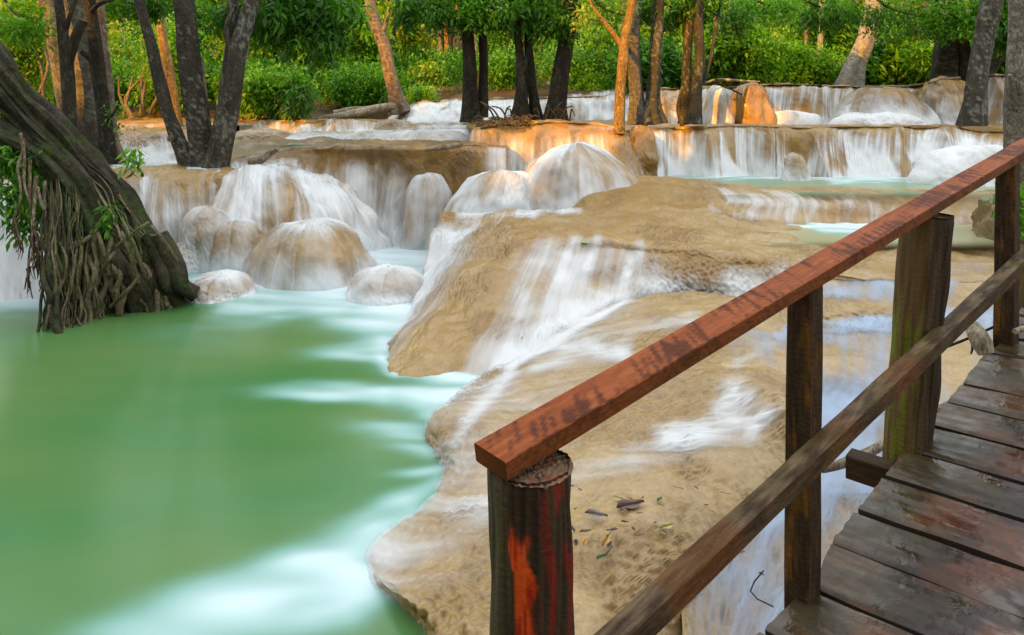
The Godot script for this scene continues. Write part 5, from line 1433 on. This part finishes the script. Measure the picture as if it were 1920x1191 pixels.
func forest() -> void:
	var hang := [[470, 30, 13.0, 70, 40], [560, 60, 13.2, 90, 70], [640, 10, 15, 80, 30], [800, 12, 16, 70, 40], [860, 30, 15.2, 60, 40], [930, 24, 15, 70, 36], [1010, 34, 14.8, 80, 40], [1090, 40, 14.6, 80, 46], [1150, 30, 13.6, 70, 40], [1260, 20, 14.8, 60, 40], [1350, 40, 15, 70, 50], [1440, 16, 16.5, 80, 40], [1540, 20, 18, 80, 40], [1690, 30, 17.5, 90, 44], [1790, 40, 16.5, 60, 50], [1890, 60, 16, 50, 40], [250, 10, 14, 60, 24], [40, 40, 12, 50, 40]]
	for k in hang.size():
		var h: Array = hang[k]
		var o := thing("branch", ["leafy bough of large dark leaves hanging beside the forked trunk", "thick clump of long dark leaves hanging right of the forked trunk", "leafy bough at the top edge left of the pinkish trunk", "leafy bough at the top edge left of the first dark trunk", "leaves hanging in front of the first dark trunk", "leaves hanging at the fork of the second dark trunk", "leaves hanging over the trunk with exposed roots", "broad bough of leaves over the leaning dark trunk", "yellowish bough over the amber-lit trunks", "bough at the top edge between the amber-lit trunks and the close pair", "dark bough right of the close pair", "bough at the top edge above the amber mound", "bough at the top edge beside the thin pale trunk", "bough hanging right of the white peeling trunk", "leaves hanging in front of the dark twin trunk", "leaves hanging beside the knotted trunk", "thin bough at the top edge above the foaming ledge trunks", "feathery bough at the upper left corner"][k], "bough", at(h[0], h[1] - h[4] - 40, h[2]))
		part("twig", wood([[h[0] - h[3], h[1] - h[4] - 40, h[2], 3], [h[0] - h[3] * 0.3, h[1] - h[4] * 0.4, h[2], 2.2], [h[0] + h[3] * 0.7, h[1] + h[4] * 0.1, h[2], 1.0]], "dark", 7, 0.2), o)
		foliage(o, "leaves", [blob(h[0], h[1], h[2], h[3], h[4], 80), blob(h[0] + h[3] * 0.4, h[1] + h[4] * 0.3, h[2], h[3] * 0.5, h[4] * 0.6, 36), blob(h[0] - h[3] * 0.5, h[1] + h[4] * 0.1, h[2] + 0.3, h[3] * 0.5, h[4] * 0.6, 36)], [2, 0, 0][k % 3], 0.85, [["mid", "dark"], ["dark", "mid"], ["bright", "mid"]][k % 3] if k != 8 else ["lime", "yellow", "bright"])
	shrub("feathery light green bush behind the thick mottled trunk", 285, 120, 19.5, 95, 80, 420, 3, 1.5, ["bright", "lime", "mid"])
	shrub("feathery yellow-green bush at the upper left above the fig tree", 60, 90, 18.5, 90, 90, 420, 3, 1.5, ["lime", "yellow", "bright"])
	shrub("drooping green bush over the amber bank", 240, 170, 19.0, 60, 45, 220, 3, 1.2, ["mid", "bright", "grey"])
	shrub("dark leafy bush behind the amber trunk", 320, 60, 22.0, 70, 70, 150, 0, 1.6, ["dark", "mid"])
	shrub("bright fern-like bush right of the forked trunk", 510, 170, 18.5, 62, 46, 230, 0, 1.1, ["bright", "mid", "lime"])
	shrub("grey-green drooping bush at the end of the brush pile", 552, 190, 18.2, 42, 34, 170, 2, 0.8, ["grey", "mid"])
	shrub("low ferny bush above the brush pile", 450, 160, 19.5, 40, 36, 130, 0, 1.0, ["bright", "mid"])
	shrub("tall sunlit bush between the forked trunk and the pinkish one", 640, 80, 24.0, 90, 90, 330, 0, 1.7, ["bright", "mid", "lime"])
	shrub("rounded green bush left of the pinkish trunk", 660, 150, 23.0, 56, 44, 170, 0, 1.4, ["mid", "dark"])
	shrub("yellow-green bush at the foot of the slim amber-lit trunk", 790, 165, 24.0, 46, 34, 150, 0, 1.3, ["lime", "bright", "yellow"])
	shrub("golden-leaved bush behind the pinkish trunk", 770, 60, 27.0, 60, 70, 200, 0, 1.7, ["yellow", "lime", "bright"])
	shrub("low mound of pale ground plants right of the pinkish trunk", 790, 186, 20.6, 36, 14, 110, 3, 0.9, ["bright", "lime"])
	shrub("sunlit bush seen between the slim dark trunks", 940, 90, 27.0, 70, 70, 220, 0, 1.7, ["bright", "lime", "mid"])
	shrub("light green bush right of the leaning dark trunk", 1115, 130, 23.0, 58, 62, 300, 3, 1.6, ["bright", "mid", "lime"])
	shrub("low lush ground cover bush above the comb-like streaks", 1110, 168, 21.6, 60, 22, 190, 3, 1.0, ["bright", "mid"])
	shrub("dark bush behind the amber-lit trunks", 1210, 130, 20.5, 56, 60, 200, 0, 1.4, ["dark", "mid"])
	shrub("dark bush left of the close pair", 1265, 150, 20.0, 34, 50, 120, 0, 1.3, ["dark", "dark", "mid"])
	shrub("deep green bush above the amber mound", 1385, 100, 22.0, 60, 60, 230, 0, 1.5, ["dark", "mid", "bright"])
	shrub("bright bush right of the amber mound", 1450, 130, 21.5, 60, 42, 260, 3, 1.5, ["bright", "mid"])
	shrub("tall mid-green bush behind the thin pale trunk", 1545, 80, 24.0, 64, 90, 280, 0, 1.6, ["mid", "bright", "dark"])
	shrub("low bright bush left of the white peeling trunk", 1560, 150, 21.8, 40, 22, 120, 3, 1.1, ["bright", "mid"])
	shrub("green bush right of the white peeling trunk", 1665, 120, 22.0, 48, 54, 220, 0, 1.4, ["mid", "bright", "dark"])
	shrub("sunlit bush with one big upright leaf behind it", 1690, 90, 26.0, 56, 56, 200, 0, 1.6, ["bright", "lime"])
	shrub("dense bush left of the dark twin trunk", 1745, 120, 21.0, 34, 44, 120, 0, 1.2, ["mid", "bright"])
	shrub("bright bush right of the knotted trunk", 1885, 110, 20.0, 54, 46, 200, 0, 1.3, ["bright", "mid"])
	shrub("leafy bush hanging at the upper right corner", 1890, 30, 17.0, 70, 60, 200, 0, 1.2, ["mid", "dark", "bright"])
	shrub("leafy plant on the mossy boulder behind the far post", 1910, 395, 8.9, 30, 46, 60, 2, 0.6, ["mid", "grey", "bright"])
	# one broad upright leaf
	var st := SurfaceTool.new()
	st.begin(Mesh.PRIMITIVE_TRIANGLES)
	leaf(st, Vector3.ZERO, Vector3.UP, Vector3(0, 0, 1), 0.62, 0.17, 0.05, 1.0)
	st.generate_normals()
	var big := st.commit()
	mats.big_leaf = mats.leaf.duplicate()
	mats.big_leaf.albedo_color = Color(0.42, 0.66, 0.10)
	big.surface_set_material(0, mats.big_leaf)
	var bl := solo("leaf", big, "single broad upright light green leaf in front of the bushes", "leaf")
	bl.position = at(1682, 126, 21.2)
	# the mass of trees on the slope
	var blobs := []
	for k in 190:
		var px := rng.randf_range(-420, 2340)
		var d := rng.randf_range(27.0, 58.0)
		var ground_y := lerpf(3.3, 9.0, smoothstep(26.0, 55.0, d))
		var y := ground_y + rng.randf_range(0.3, 6.0)
		var w := at(px, 200, d)
		blobs.append([Vector3(w.x, y, -d), Vector3(rng.randf_range(1.6, 3.4), rng.randf_range(1.2, 2.6), rng.randf_range(1.2, 2.4)), rng.randi_range(330, 560)])
	var layers := [["mid", "bright", "lime"], ["mid", "dark", "bright"], ["bright", "lime", "yellow"]]
	for k in 3:
		var mine := []
		for q in range(k, blobs.size(), 3): mine.append(blobs[q])
		var o := foliage(self, "forest_foliage", mine, [0, 0, 3][k], [2.3, 2.6, 2.4][k], layers[k])
		tag(o, ["mid-green mass of forest leaves on the slope", "dark mass of forest leaves deep in the woods", "sunlit mass of small leaves on the slope"][k], "foliage", "", "stuff")
	# undergrowth along the bank
	var low := []
	for k in 130:
		var px := rng.randf_range(-300, 2200)
		var d := rng.randf_range(21.5, 28.0)
		var w := at(px, 200, d)
		var gy := lerpf(2.6, 3.2, smoothstep(-8.0, 0.0, w.x)) + (d - 21.0) * 0.11
		if w.x < -3.0 and d < 23.0: continue
		low.append([Vector3(w.x, gy + 0.35, -d), Vector3(rng.randf_range(0.7, 1.4), rng.randf_range(0.25, 0.6), 0.7), rng.randi_range(60, 120)])
	for k in 90:
		var px := rng.randf_range(-150, 780)
		var d := rng.randf_range(20.5, 25.0)
		var w := at(px, 200, d)
		low.append([Vector3(w.x, 2.4 + (d - 20.0) * 0.14 + 0.4, -d), Vector3(rng.randf_range(0.6, 1.2), rng.randf_range(0.3, 0.7), 0.7), rng.randi_range(70, 130)])
	tag(foliage(self, "undergrowth", low, 3, 1.5, ["mid", "bright", "dark"]), "low green undergrowth along the far bank", "undergrowth", "", "stuff")
	# thin stems deep in the woods
	for k in 54:
		var px := rng.randf_range(-60, 1990)
		var d := rng.randf_range(22.5, 36.0)
		var lean := rng.randf_range(-25, 25)
		var r := rng.randf_range(2.0, 5.0)
		tree("slender far trunk among the forest leaves", ["dark", "grey", "stick", "pink"][k % 4], [[px, 196, d, r * 1.2], [px + lean * 0.3, 110, d, r], [px + lean, 0, d, r], [px + lean * 1.8, -160, d, r * 0.8]], [], [], 0, 1.0, ["mid"], "slender far trunks", 0.1)


func sunlit_places() -> void:
	# sunlit spots: leaves are left out along each sun ray, within this radius
	var lit := [
		[303, 40, 17.7, 0.42], [312, 110, 17.6, 0.46], [322, 175, 17.5, 0.45], [332, 235, 17.4, 0.4],
		[118, 150, 13.6, 0.22], [150, 85, 14.3, 0.24], [163, 172, 14.2, 0.26], [190, 90, 13.1, 0.2],
		[270, 212, 19.6, 1.1], [225, 222, 19.3, 0.8], [320, 212, 19.6, 0.7],
		[1166, 90, 13.3, 0.32], [1163, 150, 13.3, 0.36], [1162, 200, 13.3, 0.3], [1190, 140, 14.3, 0.3], [1195, 190, 14.3, 0.34], [1210, 205, 14.1, 0.24],
		[1228, 80, 14.2, 0.26], [1230, 105, 14.2, 0.16],
		[918, 255, 13.1, 0.20], [945, 245, 13.3, 0.16], [1010, 250, 13.3, 0.20], [1040, 255, 13.3, 0.26], [1098, 245, 13.3, 0.16], [985, 325, 11.2, -0.12],
		[1400, 175, 16.4, 0.42], [1412, 205, 16.4, 0.38], [1375, 160, 16.5, 0.26], [1260, 210, 18.2, 0.22], [1340, 215, 16.6, 0.2],
		[470, 240, 17.0, 0.25], [535, 243, 17.0, 0.3], [555, 242, 17.0, 0.12],
		[790, 130, 29, 0.6], [805, 170, 29, 0.6], [840, 90, 26, 0.8], [1012, 130, 27, 0.7],
		[1335, 95, 14.5, 0.12], [1618, 82, 20.5, 0.14],
	]
	for s in lit: shade_rays.append([at(s[0], s[1], s[2]), s[3]])


func added_shade_trees() -> void:  # unseen trees added to keep the sun off the stream
	for k in 7:
		var x := -37.0 + k * 6.0
		var z := 11.0 + (k % 3) * 2.0
		var o := thing("added_shade_tree", "added unseen tall leafy tree behind the viewer that shades the stream", "tree", Vector3(x, 0, z), "added shade trees behind the viewer")
		var mb := MB.new()
		tube(mb, [Vector4(x, -0.7, z, 0.35), Vector4(x + 0.3, 6, z, 0.28), Vector4(x - 0.2, 14, z, 0.2), Vector4(x, 22, z, 0.08)], "dark", 12, 0.5)
		part("trunk", mb.mesh(mats.bark), o)
		foliage(o, "crown", [[Vector3(x, 14.5, z), Vector3(5.2, 11.5, 1.6), 3000], [Vector3(x, 8.0, z), Vector3(5.0, 5.5, 1.4), 1200]], 0, 2.6, ["mid", "dark"], "shade")


# ---------------------------------------------------------------- litter and branches

func fallen_leaf(label: String, px: float, py: float, d: float, length: float, turn: float, color: Color) -> void:
	var st := SurfaceTool.new()
	st.begin(Mesh.PRIMITIVE_TRIANGLES)
	var n := 7
	for i in n:
		for s in [-1.0, 1.0]:
			var t0 := float(i) / n
			var t1 := float(i + 1) / n
			var w0: float = sin(PI * pow(t0, 0.8)) * 0.24 * length
			var w1: float = sin(PI * pow(t1, 0.8)) * 0.24 * length
			var a := Vector3((t0 - 0.5) * length, 0.02 * length * sin(t0 * 5.0), 0)
			var b := Vector3((t1 - 0.5) * length, 0.02 * length * sin(t1 * 5.0), 0)
			var c := a + Vector3(0, 0.06 * length + 0.03 * length * sin(t0 * 8.0), w0 * s)
			var d2 := b + Vector3(0, 0.06 * length + 0.03 * length * sin(t1 * 8.0), w1 * s)
			st.set_color(color * (0.9 if s < 0 else 1.1))
			for v in [a, c, d2, a, d2, b]: st.add_vertex(v)
	st.generate_normals()
	var m := st.commit()
	m.surface_set_material(0, mats.litter)
	var o := solo("fallen_leaf", m, label, "leaf", "leaves fallen on the rock")
	o.position = at(px, py, d) + Vector3(0, 0.008, 0)
	o.rotation = Vector3(0.12, turn, 0.05)


func stick(called: String, label: String, pts: Array, kind: String, category := "branch", group := "") -> void:
	var mb := MB.new()
	tube(mb, stem(pts), kind, 10, 0.05, 0.14)
	solo(called, mb.mesh(mats.bark), label, category, group)


func litter() -> void:
	fallen_leaf("large grey-brown curled leaf right of the round end post", 1182, 950, 3.62, 0.16, 0.3, Color(0.14, 0.085, 0.065))
	fallen_leaf("small orange leaf right of the round end post", 1096, 1020, 3.28, 0.045, 1.2, Color(0.50, 0.20, 0.03))
	fallen_leaf("narrow amber leaf standing on edge right of the round end post", 1135, 1018, 3.32, 0.09, 1.1, Color(0.38, 0.22, 0.04))
	fallen_leaf("dull green leaf below the narrow amber one", 1130, 1047, 3.22, 0.07, 0.5, Color(0.14, 0.16, 0.08))
	fallen_leaf("grey leaf left of the large curled leaf", 1118, 968, 3.55, 0.12, -0.3, Color(0.20, 0.16, 0.14))
	fallen_leaf("yellowish leaf near the lower rail", 1250, 990, 3.5, 0.09, 0.4, Color(0.38, 0.31, 0.10))
	fallen_leaf("brown leaf on a stalk at the lower left of the pale slab", 813, 1108, 3.32, 0.07, 1.1, Color(0.12, 0.08, 0.035))
	fallen_leaf("dark green leaf stuck on the slab above the handrail end", 958, 758, 5.3, 0.13, 1.3, Color(0.035, 0.075, 0.05))
	fallen_leaf("white wet leaf on the slab above the handrail", 1018, 721, 5.7, 0.13, 0.2, Color(0.55, 0.50, 0.42))
	fallen_leaf("bright green leaf at the lip of the middle lobe", 1098, 457, 8.38, 0.14, 0.3, Color(0.20, 0.42, 0.06))
	fallen_leaf("tiny green leaf left of the lower rail", 1237, 939, 3.7, 0.05, 0.8, Color(0.05, 0.17, 0.05))
	fallen_leaf("grey wet leaf lying beside the handrail", 1378, 672, 5.75, 0.16, 0.1, Color(0.14, 0.14, 0.14))
	for k in 40:
		var px := 1190.0 + rng.randfn() * 95.0
		var py := 990.0 + rng.randfn() * 50.0
		var col: Color = [Color(0.12, 0.075, 0.035), Color(0.20, 0.13, 0.06), Color(0.09, 0.06, 0.04), Color(0.28, 0.20, 0.07)][k % 4]
		fallen_leaf("small brown leaf scrap in the litter patch beside the round end post", px, py, F * 2.085 / (py - 200.0) * 0.998, rng.randf_range(0.024, 0.06), rng.randf() * TAU, col)
	stick("branch", "short broken branch sticking out of the water right of the forked trunk", [[468, 305, 11.3, 9], [490, 299, 11.3, 8], [505, 287, 11.3, 6.5], [520, 278, 11.3, 5]], "stick")
	stick("branch", "cut branch lying on the lip of the dark curtain", [[796, 281, 11.9, 4], [830, 276, 11.9, 5], [862, 272, 11.9, 4.5], [866, 268, 11.9, 3.5]], "stick")
	stick("twig", "thin twig beyond the cut branch", [[862, 273, 11.9, 2], [885, 272, 11.9, 1.6], [905, 274, 11.9, 1.2]], "stick", "twig")
	stick("log", "fallen log lying across the back on the left of the pinkish trunk", [[590, 225, 18.6, 5], [630, 219, 18.6, 7], [680, 210, 18.8, 8], [720, 202, 19.0, 8], [745, 200, 19.2, 7]], "drift", "log")
	stick("log", "second weathered log behind the first", [[625, 212, 19.6, 5], [660, 205, 19.7, 5], [700, 203, 19.8, 5], [730, 200, 19.9, 4]], "drift", "log")
	stick("branch", "bare branch lying over the amber mound", [[1322, 156, 16.3, 1.4], [1345, 149, 16.3, 2.2], [1380, 151, 16.2, 2.4], [1425, 153, 16.2, 1.2]], "drift")
	stick("twig", "curved twig hanging below the bare branch", [[1342, 148, 16.2, 2.2], [1352, 160, 16.1, 2], [1372, 168, 16.0, 1.6], [1392, 178, 16.0, 1.2]], "dark", "twig")
	stick("branch", "thin branch on the craggy rock at the back right", [[1740, 156, 16.0, 2], [1770, 149, 16.0, 3], [1800, 146, 16.0, 3]], "stick")
	stick("driftwood", "splintered driftwood jammed beside the far end of the deck", [[1815, 598, 3.75, 9], [1828, 618, 3.7, 15], [1840, 640, 3.65, 19], [1850, 664, 3.62, 14]], "drift", "driftwood")
	stick("twig", "bent dark twig stretching left from the driftwood", [[1752, 660, 3.75, 2.2], [1790, 645, 3.72, 2.4], [1822, 632, 3.7, 2.4], [1870, 610, 3.72, 2.2]], "dark", "twig")
	stick("twig", "short hooked twig below the bent one", [[1820, 634, 3.69, 2], [1824, 650, 3.68, 2.2], [1821, 664, 3.67, 1.6]], "dark", "twig")
	stick("twig", "little broken stick lying on the far planks", [[1903, 622, 3.42, 5], [1918, 617, 3.44, 5], [1935, 612, 3.46, 4.5]], "drift", "twig")
	stick("branch", "smooth fallen branch in the stream under the deck", [[1540, 880, 4.1, 7], [1600, 862, 4.1, 9], [1680, 820, 4.1, 9], [1760, 770, 4.2, 8], [1830, 740, 4.3, 7]], "pink")
	stick("stalk", "fine curved stalk hanging left of the square post foot", [[1432, 1070, 2.5, 1.2], [1410, 1098, 2.5, 1.2], [1412, 1118, 2.5, 1.2], [1450, 1138, 2.5, 1.2]], "dark", "stalk")
	# brush pile
	for k in 34:
		var x := rng.randf_range(425, 545)
		var y := rng.randf_range(196, 224)
		var dx := rng.randf_range(-30, 30)
		var dy := rng.randf_range(-14, 10)
		stick("driftwood", "bleached stick in the brush pile beside the forked trunk", [[x, y, 18.3 + rng.randf() * 0.6, 2.2], [x + dx * 0.5, y + dy * 0.5 - 1.5, 18.3, 2.0], [x + dx, y + dy, 18.2, 1.2]], "drift", "driftwood", "sticks of the brush pile")
	# matted roots at the lip of the amber-lit ledge
	var mb := MB.new()
	for k in 110:
		var x := rng.randf_range(898, 1000)
		var y := 232.0 - (x - 898.0) * 0.05 + rng.randf_range(-9, 9)
		var d := 13.6 + rng.randf_range(-0.3, 0.5)
		var dx := rng.randf_range(-28, 12)
		tube(mb, stem([[x, y, d, 1.3], [x + dx * 0.5, y - rng.randf_range(-2, 7), d, 1.1], [x + dx, y + rng.randf_range(-2, 10), d - 0.1, 0.7]]), "wet", 4, 0.1, 0.2)
	solo("matted_roots", mb.mesh(mats.bark), "tangle of rusty roots at the foot of the slim dark trunks", "roots", "", "stuff")
	for k in 12:
		var x: float = [940, 952, 962, 1022, 1030, 1050, 1060, 1068, 930, 945, 1012, 1040][k]
		var dx: float = [-40, -30, -14, 20, 26, 24, -22, 10, -30, 12, -12, 22][k]
		stick("root", "bare arching root among the slim dark trunks", [[x, 228, 14.4, 1.6], [x + dx * 0.4, 205, 14.3, 1.5], [x + dx, 190 + (k % 4) * 9, 14.3, 1.0]], "wet", "root", "arching roots")
